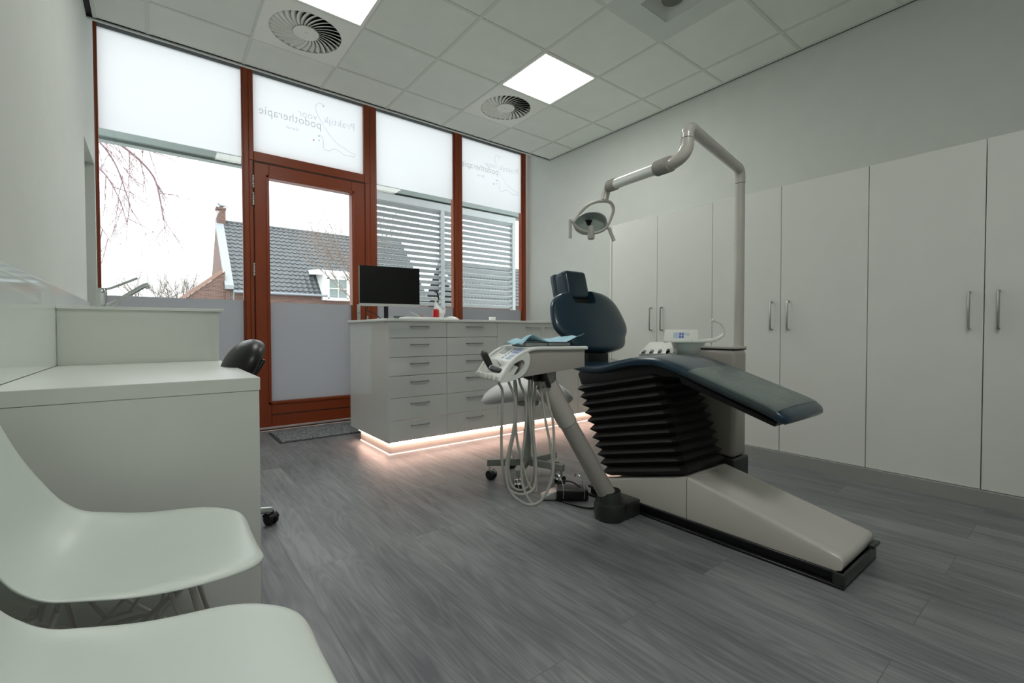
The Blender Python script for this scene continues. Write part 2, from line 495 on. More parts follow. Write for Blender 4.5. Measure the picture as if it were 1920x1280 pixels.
bx(b, XL, 0.0, -0.0125, 0.0, HC+0.0005, HC+0.006)
struct('trim_2', b, 'black')                                                # black strips put in for the shade of the edge gap
struct('trim_3', box(XL-0.3, 0.15, YB, 0.55, 3.33, 3.40), 'ceil')            # slab over everything
struct('baseboard_right', box(-0.594, -0.56, YB+0.02, -1.46, 0.0, 0.079), 'plinth')
struct('baseboard_back', box(XL, 0, YB, YB+0.015, 0, 0.06), 'plinth')

# ------------------------------------------------------------------- window wall
FY0, FY1, GY = 0.42, 0.52, 0.462
def frame_bars(rects, y0=FY0, y1=FY1, bev=0.004):
    q = nbm()
    for r in rects: bx(q, r[0], r[1], y0, y1, r[2], r[3], bev, 1)
    return q
def pane(x0, x1, z0, z1, y=GY):
    return box(x0, x1, y, y+0.006, z0, z1)

def logo(parent, dx):
    """practice logo on the outside of the pane, so it reads mirrored from inside"""
    def text(s, xr, z, size, m):
        cu = bpy.data.curves.new('t', 'FONT'); cu.body = s; cu.size = size; cu.resolution_u = 3
        cu.space_character = 1.04
        cu.offset = -0.0012 if size > 0.06 else 0
        to = bpy.data.objects.new('t', cu); COL.objects.link(to)
        bpy.context.view_layer.update()
        me = bpy.data.meshes.new_from_object(to)
        bpy.data.objects.remove(to); bpy.data.curves.remove(cu)
        q = nbm(); q.from_mesh(me); bpy.data.meshes.remove(me)
        return q, max(v.co.x for v in q.verts), m, xr, z
    for s, xr, xl, z, size, m in (('podotherapie', -2.620, -3.163, 2.885, 0.112, 'letg'),
                                  ('Praktijk', -2.290, -2.600, 2.957, 0.098, 'letl'),
                                  ('voor', -2.660, -2.832, 2.957, 0.098, 'letl'),
                                  ('Gersel', -2.826, -2.936, 2.812, 0.040, 'letl')):
        q, wid, m, xr, z = text(s, xr, z, size, m)
        sx = (xr-xl)/wid
        for v in q.verts: v.co = Vector((xr+dx-v.co.x*sx, 0.4515, z+v.co.y))
        obj('lettering', q, m, parent)
    foot = [(-2.604, 3.126), (-2.631, 3.135), (-2.659, 3.118), (-2.674, 3.084), (-2.666, 3.04), (-2.644, 3.0), (-2.61, 2.944), (-2.57, 2.884), (-2.519, 2.826), (-2.472, 2.784), (-2.406, 2.758), (-2.358, 2.733), (-2.308, 2.721), (-2.296, 2.705), (-2.309, 2.687), (-2.346, 2.69), (-2.395, 2.685), (-2.437, 2.705), (-2.472, 2.721), (-2.508, 2.721), (-2.543, 2.695), (-2.578, 2.692), (-2.604, 2.71), (-2.603, 2.763), (-2.611, 2.802), (-2.634, 2.826)]
    q = nbm(); P = smooth_path([(x+dx, 0.4515, z) for x, z in foot], 4)
    for i in range(len(P)-1):
        d = (P[i+1]-P[i]).normalized(); n = Vector((-d.z, 0, d.x))*0.0022
        q.faces.new([q.verts.new(p) for p in (P[i]+n, P[i]-n, P[i+1]-n, P[i+1]+n)])
    obj('foot_emblem', q, 'letl', parent)
    for x, z, m in ((-2.60, 3.115, 'letg'), (-2.643, 2.815, 'letg'), (-2.643, 2.772, 'letl'), (-2.693, 2.762, 'letm')):
        q = nbm()
        q.faces.new([q.verts.new((x+dx+math.cos(2*PI*k/14)*0.008, 0.4515, z+math.sin(2*PI*k/14)*0.008)) for k in range(14)])
        obj('emblem_dot', q, m, parent)

def window(n, x0, x1, fl, fr, films, extra=()):
    """x0..x1 glass opening; fl/fr widths of the side posts"""
    r = thing('window_%d' % n, None, None, ((x0+x1)/2, GY, 0), kind='structure')
    rects = [(x0-fl, x0, 0, 3.33), (x1, x1+fr, 0, 3.33), (x0, x1, 0, 0.11), (x0, x1, 3.262, 3.33)]+list(extra)
    obj('frame', frame_bars(rects), 'red', r)
    q = nbm()
    for a, c in ((x0, 1), (x1, -1)): bx(q, min(a, a+c*0.014), max(a, a+c*0.014), FY0+0.014, FY0+0.04, 0.11, 3.262)
    obj('glazing_bead', q, 'red', r)
    q = box(x0, x1, FY0+0.03, FY0+0.055, 3.226, 3.262); obj('head_rail', q, 'zinc', r)  # dark strip put in for the soft dark gradient at the top
    obj('glass_pane', pane(x0, x1, 0.11, 3.262), 'glass', r)
    for z0, z1, m in films:
        obj('frosted_film', box(x0, x1, 0.4535, 0.4545, z0, z1), m, r)
    return r
window(1, -4.264, -3.29, 0.006, 0.0385, ((2.463, 3.262, 'filmLit'), (0.11, 1.188, 'filmShade')))
w3 = window(3, -2.088, -1.13, 0.0615, 0.0475, ((2.463, 3.262, 'filmLit'), (0.11, 1.186, 'filmShade')))
w4 = window(4, -1.035, -0.094, 0.0475, 0.049, ((2.463, 3.262, 'filmLit'), (0.11, 1.188, 'filmShade')))
logo(w4, 2.145)
# transom light over the door
w2 = thing('window_2', None, None, (-2.71, GY, 2.44), kind='structure')
obj('frame', frame_bars([(-3.2515, -3.213, 2.44, 3.33), (-2.211, -2.1495, 2.44, 3.33), (-3.213, -2.211, 2.44, 2.525), (-3.213, -2.211, 3.262, 3.33)]), 'red', w2)
obj('head_rail', box(-3.213, -2.211, FY0+0.03, FY0+0.055, 3.226, 3.262), 'zinc', w2)  # the same dark strip for the gradient above the door
obj('glass_pane', pane(-3.213, -2.211, 2.525, 3.262), 'glass', w2)
obj('frosted_film', box(-3.213, -2.211, 0.4535, 0.4545, 2.525, 3.262), 'filmLit', w2)
logo(w2, 0)
# door
d = thing('door_1', None, None, (-2.71, GY, 0), kind='structure')
obj('frame', frame_bars([(-3.2515, -3.220, 0, 2.44), (-2.204, -2.1495, 0, 2.44)]), 'red', d)
q = nbm()
for r_ in ((-3.213, -3.094, 0.03, 2.425), (-2.345, -2.212, 0.03, 2.425), (-3.094, -2.345, 0.03, 0.262), (-3.094, -2.345, 2.303, 2.425)):
    bx(q, r_[0], r_[1], FY0-0.006, FY1-0.02, r_[2], r_[3], 0.003, 1)
leaf = obj('door_leaf', q, 'red', d)
q = nbm()
for r_ in ((-3.119, -3.094, 0.237, 2.328), (-2.345, -2.320, 0.237, 2.328), (-3.119, -2.320, 0.237, 0.262), (-3.119, -2.320, 2.303, 2.328)):
    bx(q, r_[0], r_[1], FY0-0.014, FY0, r_[2], r_[3], 0.004, 2)
obj('glazing_bead', q, 'red', leaf)
q = nbm()
bx(q, -3.10, -2.22, FY0-0.0075, FY0-0.003, 0.136, 0.146)
bx(q, -3.218, -3.213, FY0+0.002, FY0+0.05, 0.03, 2.43); bx(q, -3.22, -2.205, FY0+0.002, FY0+0.05, 2.425, 2.44)
bx(q, -2.212, -2.206, FY0+0.002, FY0+0.05, 0.03, 2.43)
obj('routed_groove', q, 'reddark', leaf)
obj('glass_pane', pane(-3.094, -2.345, 0.262, 2.303), 'glass', leaf)
obj('frosted_film', box(-3.094, -2.345, 0.4535, 0.4545, 0.262, 1.178), 'filmShade', leaf)
for z in (2.25, 2.095, 1.465, 0.30):
    q = nbm()
    for k in range(5): lathe(q, [(0.0085, -0.0115), (0.0095, -0.010), (0.0095, 0.010), (0.0085, 0.0115)], 10, (-3.222, FY0-0.004, z+(k-2)*0.0235))
    obj('hinge', q, 'steel', d)
q = box(-2.302, -2.266, FY0-0.016, FY0-0.006, 0.93, 1.186, 0.004)
lk = obj('lock_plate', q, 'alu', d)
obj('lock_cylinder', lathe(nbm(), [(0.012, 0), (0.012, 0.012), (0.004, 0.013)], 16, (-2.284, FY0-0.016, 1.10), (0, -1, 0)), 'steel', lk)
q = nbm(); lathe(q, [(0.010, 0), (0.010, 0.045)], 14, (-2.284, FY0-0.016, 0.985), (0, -1, 0)); tube(q, [(-2.284, FY0-0.06, 0.985), (-2.40, FY0-0.06, 0.985)], 0.009)
obj('door_handle', q, 'steel', lk)
obj('strike_plate', box(-2.196, -2.180, FY0-0.004, FY0, 1.00, 1.07), 'alu', d)
obj('sill', frame_bars([(-3.2515, -2.1495, 0, 0.016)], 0.40, 0.52), 'red', d)
obj('threshold_strip', box(-3.2515, -2.1495, 0.385, 0.42, 0.016, 0.028, 0.003), 'alu', d)

# =================================================================== CEILING FITTINGS
def ceil_light(cx, cy, label):
    t = thing('ceiling_light', label, 'ceiling light', (cx, cy, HC), 'square ceiling light panels')
    q = nbm(); o_, i_ = 0.297, 0.275
    for r in ((-o_, o_, -o_, -i_), (-o_, o_, i_, o_), (-o_, -i_, -i_, i_), (i_, o_, -i_, i_)):
        bx(q, cx+r[0], cx+r[1], cy+r[2], cy+r[3], HC-0.002, HC+0.02)
    obj('frame', q, 'diff', t)
    obj('diffuser', box(cx-i_, cx+i_, cy-i_, cy+i_, HC+0.0005, HC+0.006), 'lamp', t)
ceil_light(-3.045, -1.32, 'glowing square ceiling light panel cut off by the top of the photo')
ceil_light(-1.245, -1.32, 'glowing square ceiling light panel wholly in view, above the dental chair side of the room')

def swirl(cx, cy, label):
    t = thing('ceiling_vent', label, 'air vent', (cx, cy, HC), 'round swirl ceiling vents')
    q = nbm(); n = 64; R = 0.238
    inner = [q.verts.new((cx+R*math.cos(2*PI*k/n), cy+R*math.sin(2*PI*k/n), HC-0.001)) for k in range(n)]
    outer = []
    for k in range(n):
        c, s = math.cos(2*PI*k/n), math.sin(2*PI*k/n); f = 0.297/max(abs(c), abs(s))
        outer.append(q.verts.new((cx+c*f, cy+s*f, HC-0.001)))
    for k in range(n): q.faces.new((inner[k], inner[(k+1) % n], outer[(k+1) % n], outer[k]))
    wall_ = [q.verts.new((v.co.x, v.co.y, HC+0.05)) for v in inner]
    for k in range(n): q.faces.new((inner[k], inner[(k+1) % n], wall_[(k+1) % n], wall_[k]))
    obj('plate', q, 'diff', t)
    obj('dark_duct', lathe(nbm(), [(R-0.001, HC+0.045), (R-0.001, HC+0.055)], 48, (cx, cy, 0)), 'black', t)  # black disc put in for the shade inside the duct
    q = nbm(); nb = 30
    for k in range(nb):
        a0 = 2*PI*k/nb; prev = None
        for s in range(9):
            f = s/8.0; r = 0.078+f*(0.237-0.078); a = a0+0.42*f
            wd = (2*PI*r/nb)*0.585; tl = math.radians(30)
            tx, ty = -math.sin(a), math.cos(a)
            p = Vector((cx+r*math.cos(a), cy+r*math.sin(a), HC+0.004))
            e1 = p+Vector((tx*wd*math.cos(tl), ty*wd*math.cos(tl), wd*math.sin(tl)*1.15))
            e2 = p-Vector((tx*wd*math.cos(tl), ty*wd*math.cos(tl), wd*math.sin(tl)*0.35))
            cur = (q.verts.new(e1), q.verts.new(e2))
            if prev: q.faces.new((prev[0], prev[1], cur[1], cur[0]))
            prev = cur
    obj('blades', q, 'diff', t, ang=60, solid=0.0012)
    obj('hub', lathe(nbm(), [(0.086, HC+0.002), (0.084, HC-0.003), (0.012, HC-0.003), (0.010, HC-0.006), (0.0, HC-0.006)], 40, (cx, cy, 0)), 'diff', t)
swirl(-3.045, -0.72, 'larger-looking round swirl vent in the ceiling beside the cut-off light panel')
swirl(-1.245, -0.72, 'smaller-looking round swirl vent in the ceiling beside the fully visible light panel')
# square extraction plate
t = thing('ceiling_grille', 'grey square ceiling plate with a recessed round grille at the top edge of the photo', 'air vent', (-1.245, -2.52, HC))
cx, cy = -1.245, -2.52
q = nbm(); o_, i_ = 0.288, 0.145
for r in ((-o_, o_, -o_, -i_), (-o_, o_, i_, o_), (-o_, -i_, -i_, i_), (i_, o_, -i_, i_)):
    bx(q, cx+r[0], cx+r[1], cy+r[2], cy+r[3], HC, HC+0.008)
obj('plate', q, 'spk', t)
q = nbm()
A = [(cx-i_, cy-i_), (cx+i_, cy-i_), (cx+i_, cy+i_), (cx-i_, cy+i_)]
va = [q.verts.new((x, y, HC+0.004)) for x, y in A]; vb = [q.verts.new((cx+(x-cx)*0.62, cy+(y-cy)*0.62, HC+0.05)) for x, y in A]
for k in range(4): q.faces.new((va[k], va[(k+1) % 4], vb[(k+1) % 4], vb[k]))
q.faces.new(vb)
obj('recess', q, 'spk', t, ang=10)
q = nbm()
lathe(q, [(0.072, HC+0.02), (0.068, HC+0.012), (0.0, HC+0.010)], 36, (cx, cy, 0))
obj('round_grille', q, 'board', t)

# =================================================================== OUTSIDE
struct('ground', box(-60, 80, 0.56, 90, -0.25, -0.12), 'pave')
# canopy beam and louvre screen
b = nbm(); bx(b, -7, 1.0, 1.74, 1.90, 2.825, 2.90); bx(b, -7, 1.0, 1.80, 1.90, 2.80, 2.83)
bx(b, -7.0, -6.9, 1.74, 1.90, -0.12, 2.83)
tag(obj('canopy_beam', b, 'canopy'), 'long grey canopy beam seen through the windows above the louvre screen', 'beam')
t = thing('louvre_screen', 'grey horizontal louvre screen standing outside behind the right hand windows', 'screen', (-0.4, 1.8, -0.12))
for x in (-1.76, -0.57, 0.775):
    obj('post', box(x, x+0.06, 1.755, 1.835, -0.12, 2.70, 0.003, 1), 'slat', t)
for x0, x1 in ((-1.70, -0.57), (-0.51, 0.775)):
    q = nbm(); z = 2.665
    while z > 0.2:
        c, s = math.cos(math.radians(32)), math.sin(math.radians(32)); wd = 0.037
        P = [(1.795-wd*c, z+wd*s), (1.795+wd*c, z-wd*s), (1.795+wd*c+0.003, z-wd*s+0.006), (1.795-wd*c+0.003, z+wd*s+0.006)]
        prism(q, P, 'x', x0, x1)
        z -= 0.0797
    obj('slat_panel', q, 'slat', t)
obj('head_rail', box(-1.76, 0.835, 1.755, 1.835, 2.70, 2.80), 'slat', t)

# house across the street
def roof_tiles(x0, x1, y0, z0, y1, z1, tw=0.30, th=0.36, sub=6):
    q = nbm(); nx = int((x1-x0)/tw)*sub; sl = math.hypot(y1-y0, z1-z0); nr = int(sl/th)
    dy, dz = (y1-y0)/sl, (z1-z0)/sl; ny, nz = -dz, dy
    rows = []
    for r in range(nr):
        for e in (0.0, 0.96):
            d_ = (r+e)*sl/nr; lift = 0.055*(1-e)
            row = []
            for k in range(nx+1):
                x = x0+(x1-x0)*k/nx
                ph = 2*PI*k/sub
                h = 0.035*math.cos(ph)+0.012*math.cos(2*ph+0.8)+lift
                row.append(q.verts.new((x, y0+dy*d_+ny*h, z0+dz*d_+nz*h)))
            rows.append(row)
    for a in range(len(rows)-1):
        for k in range(nx):
            q.faces.new((rows[a][k], rows[a][k+1], rows[a+1][k+1], rows[a+1][k]))
    return q
t = thing('brick_house', 'red brick house with a dark tiled roof and white dormer seen through the door glass', 'house', (4, 28, -0.12))
XA, XB = -0.83, 11.6
prismp = [(25.5, -0.12), (34.5, -0.12), (34.5, 3.2), (30, 7.85), (25.5, 3.2)]
obj('brick_wall', prism(nbm(), prismp, 'x', XA, XB), 'brick', t)
obj('tiled_roof', roof_tiles(-0.45, XB, 25.3, 3.1, 30.0, 7.95), 'rooft', t, ang=60)
obj('rear_roof', prism(nbm(), [(30.0, 7.85), (34.7, 3.05), (34.7, 3.15), (30.0, 7.95)], 'x', -0.45, XB), 'rooft', t)
q = nbm(); lathe(q, [(0.11, 0), (0.11, XB+0.45)], 12, (-0.45, 30.0, 7.93), (1, 0, 0))
obj('ridge_tiles', q, 'rooft', t)
obj('verge_board', prism(nbm(), [(25.35, 3.30), (25.35, 3.52), (30.0, 8.02), (30.0, 7.7)], 'x', -0.87, -0.45), 'verge', t)
q = box(-0.80, -0.33, 29.7, 30.3, 7.2, 8.62); bx(q, -0.84, -0.29, 29.66, 30.34, 8.62, 8.75)
obj('chimney', q, 'brick', t)
q = nbm(); tube(q, [(-0.5, 25.2, 3.16), (XB, 25.2, 3.16)], 0.07, 8); tube(q, [(-0.47, 25.2, 3.12), (-0.47, 25.35, 2.9), (-0.47, 25.42, -0.1)], 0.05, 8)
obj('gutter', q, 'zinc', t)
obj('low_side_wall', prism(nbm(), [(-3.6, -0.12), (-0.83, -0.12), (-0.83, 4.3), (-1.0, 4.13), (-3.6, 1.9)], 'y', 25.6, 25.85), 'brick', t)
q = nbm(); prism(q, [(-3.7, 1.85), (-0.95, 4.20), (-0.95, 4.42), (-3.7, 2.05)], 'y', 25.5, 25.95)
obj('wall_coping', q, 'brown', t)
q = prism(nbm(), [(25.2, 2.9), (25.2, 4.45), (27.2, 4.75), (27.2, 2.9)], 'x', 4.25, 6.25)
dm = obj('dormer', q, 'white', t)
q = nbm(); prism(q, [(24.95, 4.42), (24.95, 4.72), (28.0, 4.98), (28.0, 4.7)], 'x', 3.85, 6.65); obj('dormer_roof', q, 'white', dm)
q = nbm(); bx(q, 4.62, 5.68, 25.14, 25.2, 3.05, 4.2); obj('window_pane', q, 'canopy', dm)
q = nbm()
for r_ in ((4.52, 4.62, 2.98, 4.28), (5.68, 5.78, 2.98, 4.28), (4.52, 5.78, 4.2, 4.28), (4.5, 5.8, 2.88, 3.05), (5.13, 5.17, 3.05, 4.2), (4.62, 5.68, 3.6, 3.64)):
    bx(q, r_[0], r_[1], 25.08, 25.16, r_[2], r_[3])
obj('window_frame', q, 'white', dm)

t = thing('neighbouring_house', 'second tiled roof and brick gable glimpsed between the louvre slats', 'house', (18, 26, -0.12))
obj('brick_wall', prism(nbm(), [(13.5, -0.12), (24, -0.12), (24, 3.0), (13.5, 3.0)], 'y', 24.2, 29), 'brick', t)
obj('tiled_roof', roof_tiles(13.2, 24.0, 23.8, 2.9, 26.8, 6.3), 'rooft', t, ang=60)
obj('rear_roof', prism(nbm(), [(26.8, 6.2), (29.4, 2.9), (29.4, 3.0), (26.8, 6.35)], 'x', 13.2, 24), 'rooft', t)
obj('verge_board', prism(nbm(), [(23.7, 2.9), (23.7, 3.1), (26.8, 6.55), (26.8, 6.3)], 'x', 13.0, 13.25), 'verge', t)

# bird on the chimney
t = nbm()
sphere(t, (-0.52, 29.95, 8.90), 0.11, 12, 8, (1.5, .8, .8)); sphere(t, (-0.68, 29.95, 8.99), 0.06, 10, 6)
prism(t, [(-0.40, 8.90), (-0.18, 8.84), (-0.18, 8.87), (-0.40, 8.97)], 'y', 29.91, 29.99)
prism(t, [(-0.73, 8.98), (-0.79, 8.975), (-0.73, 9.0)], 'y', 29.94, 29.96)
for s in (-.03, .03): tube(t, [(-0.52, 29.95+s, 8.84), (-0.52, 29.95+s, 8.751)], 0.009, 6)
tag(obj('bird', t, 'zinc'), 'small grey bird perched on the brick chimney', 'bird')

# bare trees
def grow(q, p, d, ln, r, depth, rnd, droop=0.0, spread=0.5, kids=3, seg=4):
    P = [Vector(p)]; dd = Vector(d).normalized()
    for s in range(seg):
        dd = (dd+Vector((rnd.uniform(-1, 1), rnd.uniform(-1, 1), rnd.uniform(-1, 1)))*0.13+Vector((0, 0, -droop))).normalized()
        P.append(P[-1]+dd*(ln/seg))
    tube(q, P, [r*(1-0.5*i/seg) for i in range(seg+1)], 4 if depth < 3 else 6, cap=False)
    if depth <= 0: return
    for k in range(kids):
        i = rnd.randint(1, seg)
        nd = (dd+Vector((rnd.uniform(-1, 1), rnd.uniform(-1, 1), rnd.uniform(-.7, 1)))*spread).normalized()
        grow(q, P[i], nd, ln*rnd.uniform(.55, .8), r*0.55, depth-1, rnd, droop, spread, kids, seg)
    grow(q, P[-1], dd, ln*0.75, r*0.5, depth-1, rnd, droop, spread, kids, seg)
rnd = random.Random(3); q = nbm()
tube(q, [(0.95, 9.2, -0.12), (1.0, 9.2, 1.2), (0.95, 9.15, 2.2)], [0.10, 0.08, 0.06], 8)
for k in range(9):
    a = rnd.uniform(-1, 0.5)
    grow(q, (0.95, 9.15, 1.5+0.12*k), (a, rnd.uniform(-.4, .4), rnd.uniform(.6, 1.5)), 1.25, 0.022, 3, rnd, 0.0, 0.55, 3)
tag(obj('bare_tree', q, 'bark'), 'bare dark twigged tree overlapping the tiled roof at the right of the door glass', 'tree')
rnd = random.Random(11); q = nbm()
tube(q, [(-7.2, 9.0, -0.12), (-7.0, 9.0, 3.0), (-6.6, 9.0, 5.6), (-6.0, 8.9, 7.2)], [0.16, 0.13, 0.10, 0.06], 8)
for br_, r0 in ((((-6.9, 5.6), (-6.2, 5.6), (-5.3, 5.2), (-4.78, 4.86), (-4.3, 4.6), (-3.92, 4.2), (-3.8, 3.65), (-3.76, 3.3)), .030), (((-6.8, 5.2), (-5.6, 5.05), (-4.9, 4.78), (-4.55, 4.35), (-4.35, 3.7), (-4.27, 3.35)), .020), (((-6.9, 4.6), (-5.6, 4.5), (-5.1, 4.3), (-4.72, 4.1), (-4.47, 3.6), (-4.36, 3.15)), .018), (((-6.9, 5.0), (-5.2, 4.95), (-4.6, 4.85), (-4.15, 4.85), (-3.9, 4.7)), .018), (((-6.9, 3.6), (-5.4, 3.4), (-4.85, 3.1), (-4.6, 2.7)), .014)):
    P = smooth_path([(x, 8.0+0.1*math.sin(x*3), z) for x, z in br_], 5)
    tube(q, P, [1.5*r0*(1-0.8*i/len(P)) for i in range(len(P))], 5, cap=False)
    for j in range(8, len(P), 2):
        grow(q, P[j], (rnd.uniform(-.3, .9), rnd.uniform(-.4, .4), rnd.uniform(-1.1, .3)), 0.5, 0.0095, 2, rnd, 0.14, 0.7, 3, 3)
tag(obj('birch_tree', q, 'barkp'), 'hanging birch twigs outside the upper left of the left window', 'tree')
rnd = random.Random(5); q = nbm()
for bx0 in (-4.3, -2.4):
    tube(q, [(bx0, 37, -0.12), (bx0+.1, 37, 2.0)], [0.16, 0.12], 6)
    for k in range(6):
        grow(q, (bx0+.1, 37, 1.8+0.1*k), (rnd.uniform(-.8, .8), rnd.uniform(-.4, .4), 1.0), 1.5, 0.05, 3, rnd, 0.0, 0.6, 3)
tag(obj('garden_shrub', q, 'bark'), 'bare garden bushes against the sky left of the brick house', 'shrub')
# =================================================================== TALL CUPBOARDS (right)
def bar_handle(axis, a0, a1, at, out, sgn, r=0.0048):
    """U shaped bar handle. axis 'z' or 'x' is the long direction; 'out' is how far it stands off"""
    q = nbm()
    if axis == 'z':
        x, y = at; xo = x+sgn*out
        P = [(x, y, a0), (xo-sgn*-0.010, y, a0), (xo, y, a0+0.010), (xo, y, a1-0.010), (xo-sgn*-0.010, y, a1), (x, y, a1)]
        P = [(x, y, a0), (x+sgn*(out-0.008), y, a0), (x+sgn*(out-0.002), y, a0+0.003), (xo, y, a0+0.010), (xo, y, a1-0.010), (x+sgn*(out-0.002), y, a1-0.003), (x+sgn*(out-0.008), y, a1), (x, y, a1)]
    else:
        y, z = at; yo = y+sgn*out
        P = [(a0, y, z), (a0, y+sgn*(out-0.008), z), (a0+0.003, y+sgn*(out-0.002), z), (a0+0.010, yo, z), (a1-0.010, yo, z), (a1-0.003, y+sgn*(out-0.002), z), (a1, y+sgn*(out-0.008), z), (a1, y, z)]
    tube(q, P, r, 8); return q
CX = -0.567; ZB, ZT = 0.081, 1.884
ys = [-1.458, -1.946, -2.434, -2.920, -3.403, -3.892, -4.380]
names = ['pair of tall white cupboard doors at the far end, nearest the window wall',
         'middle pair of tall white cupboard doors, behind the lamp column of the dental unit',
         'nearest pair of tall white cupboard doors, at the right edge of the photo']
for k in range(3):
    y0, ym, y1 = ys[2*k], ys[2*k+1], ys[2*k+2]
    t = thing('tall_cupboard', names[k], 'cupboard', ((CX)/2, ym, 0.0), 'tall white cupboards')
    q = nbm(); bx(q, CX+0.045, -0.002, y1+0.001, y0-0.001, ZB-0.002, ZT-0.001)
    bx(q, CX+0.03, -0.1, y1+0.01, y0-0.01, 0.0, ZB)
    obj('carcass', q, 'cab', t)
    for a, b_, hy in ((ym, y0, ym+0.053), (y1, ym, ym-0.053)):
        dr = obj('door', box(CX, CX+0.019, a+0.0018, b_-0.0018, ZB, ZT, 0.0012, 1), 'cab', t)
        obj('handle', bar_handle('z', 0.913, 1.103, (CX, hy), 0.032, -1, 0.0055), 'steel', dr)
struct('trim_4', box(CX-0.002, 0, -1.456, -1.436, 0, ZT), 'cab')     # filler panel at the far end

# =================================================================== ISLAND DRAWER BLOCK
IY = -1.120; ZC0, ZC1 = 0.095, 0.979
cx_ = [-2.615, -2.132, -1.643, -1.150, -0.660, -0.16]
rows = [0.979, 0.858, 0.716, 0.580, 0.418, 0.253, 0.095]
BK = -0.31
def front(x0, x1, z0, z1): return box(x0+0.0015, x1-0.0015, IY, IY+0.018, z0+0.0018, z1-0.0018, 0.001, 1)
for k in range(2):
    x0, x1 = cx_[k], cx_[k+1]
    t = thing('drawer_unit', ['white six-drawer unit at the left end of the long low counter, below the monitor',
                              'second white six-drawer unit of the low counter, partly behind the instrument tray'][k],
              'drawer unit', ((x0+x1)/2, -0.7, 0.095), 'six-drawer units')
    obj('carcass', box(x0 + (0.016 if k == 0 else 0), x1, IY+0.05, BK, ZC0, ZC1), 'cab', t)
    if k == 0:
        obj('end_panel', box(x0, x0+0.016, IY+0.0005, BK, ZC0-0.002, ZC1, 0.001, 1), 'gloss', t)
    for r in range(6):
        dr = obj('drawer', front(x0+(0.003 if k == 0 else 0), x1, rows[r+1], rows[r]), 'gloss', t)
        hx = [(-2.437, -2.297), (-1.949, -1.803)][k]
        hz = rows[r]-0.037 if r == 0 else rows[r]-0.0485
        hz = [0.942, 0.808, 0.668, 0.533, 0.372, 0.208][r]
        obj('handle', bar_handle('x', hx[0], hx[1], (IY, hz), 0.028, -1, 0.0045), 'steel', dr)
dl = ['white counter door beside the drawers with its bar handle at the upper right',
      'white counter door behind the chair back with its bar handle at the upper left',
      'white counter door at the wall end of the low counter, mostly behind the dental chair']
for k in range(3):
    x0, x1 = cx_[k+2], cx_[k+3]
    t = thing('door_unit', dl[k], 'cabinet', ((x0+x1)/2, -0.7, 0.095), 'white counter door units')
    obj('carcass', box(x0, x1, IY+0.05, BK, ZC0, ZC1), 'cab', t)
    dr = obj('door', front(x0, x1, ZC0, ZC1), 'gloss', t)
    hx = [(-1.328, -1.177), (-1.10, -0.95), (-0.36, -0.21)][k]
    obj('handle', bar_handle('x', hx[0], hx[1], (IY, 0.939), 0.028, -1, 0.0045), 'steel', dr)
struct('trim_5', box(-0.16, 0.0, IY, BK, 0.0, ZC1), 'cab')
tag(obj('counter_top', box(-2.632, -0.002, -1.135, -0.29, ZC1, 0.999, 0.003, 2), 'top'),
    'long thin white worktop over the drawer units', 'worktop')
struct('baseboard_island', box(-2.588, -0.165, -1.078, -0.48, 0.0, ZC0), 'plinthw')
t = thing('led_strip', 'warm glowing light strip under the drawer units', 'light strip', (-1.4, -1.1, 0.09))
q = nbm()
bx(q, -2.600, -0.17, -1.098, -1.088, ZC0-0.009, ZC0-0.003)
obj('front_strip', q, 'led', t)
obj('side_strip', box(-2.606, -2.596, -1.09, -0.48, ZC0-0.009, ZC0-0.003), 'led', t)
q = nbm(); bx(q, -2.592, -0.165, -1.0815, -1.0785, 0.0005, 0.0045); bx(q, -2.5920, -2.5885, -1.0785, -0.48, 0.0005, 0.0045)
obj('floor_reflection', q, mat_emit('floor_glow', (255, 214, 196), 3.2), t)  # glowing strip painted in for the LED reflection along the floor edge

# ------------------------------------------------------------------- things on the counter
t = thing('monitor', 'black computer monitor with a silver lower bezel on the low counter', 'monitor', (-2.47, -0.76, 0.999))
MX = Matrix.Translation((-2.455, -0.80, 0)) @ Matrix.Rotation(math.radians(-11), 4, 'Z')
obj('housing', box(-0.236, 0.236, 0.004, 0.032, 1.106, 1.418, 0.003, 1, MX), 'blackp', t)
obj('screen', box(-0.234, 0.234, 0.0, 0.004, 1.124, 1.416, xf=MX), 'screen', t)
obj('lower_bezel', box(-0.236, 0.236, -0.002, 0.01, 1.104, 1.124, 0.001, 1, MX), 'silver', t)
q = nbm(); bx(q, -0.045, -0.012, 0.032, 0.05, 1.003, 1.24, 0.003, 1, MX); obj('stand_neck', q, 'blackp', t)
q = nbm(); bx(q, -0.11, 0.06, -0.06, 0.12, 0.9995, 1.005, 0.002, 1, MX); obj('stand_base', q, 'silver', t)
obj('power_light', box(-0.004, 0.004, -0.0035, -0.002, 1.111, 1.115, xf=MX), 'printg', t)
q = nbm(); tube(q, smooth_path([(-2.62, -0.75, 1.10), (-2.63, -0.74, 1.07), (-2.57, -0.74, 1.05), (-2.52, -0.76, 1.005)], 6), 0.004, 8)
obj('cable', q, 'blackp', t)
t = thing('keyboard', 'flat white keyboard lying in front of the monitor', 'keyboard', (-2.25, -0.98, 0.999))
obj('case', box(-2.44, -2.03, -1.05, -0.92, 0.9995, 1.014, 0.004, 2), 'white', t)
q = nbm()
for r in range(4):
    for c in range(18): bx(q, -2.433+c*0.0222, -2.433+c*0.0222+0.019, -1.042+r*0.029, -1.042+r*0.029+0.025, 1.0135, 1.0175)
obj('key_block', q, 'white', t)
q = nbm(); tube(q, smooth_path([(-2.24, -0.70, 1.07), (-2.20, -0.72, 1.05), (-2.16, -0.74, 1.02), (-2.15, -0.76, 1.010), (-2.11, -0.80, 1.003)], 6), 0.0035, 8)
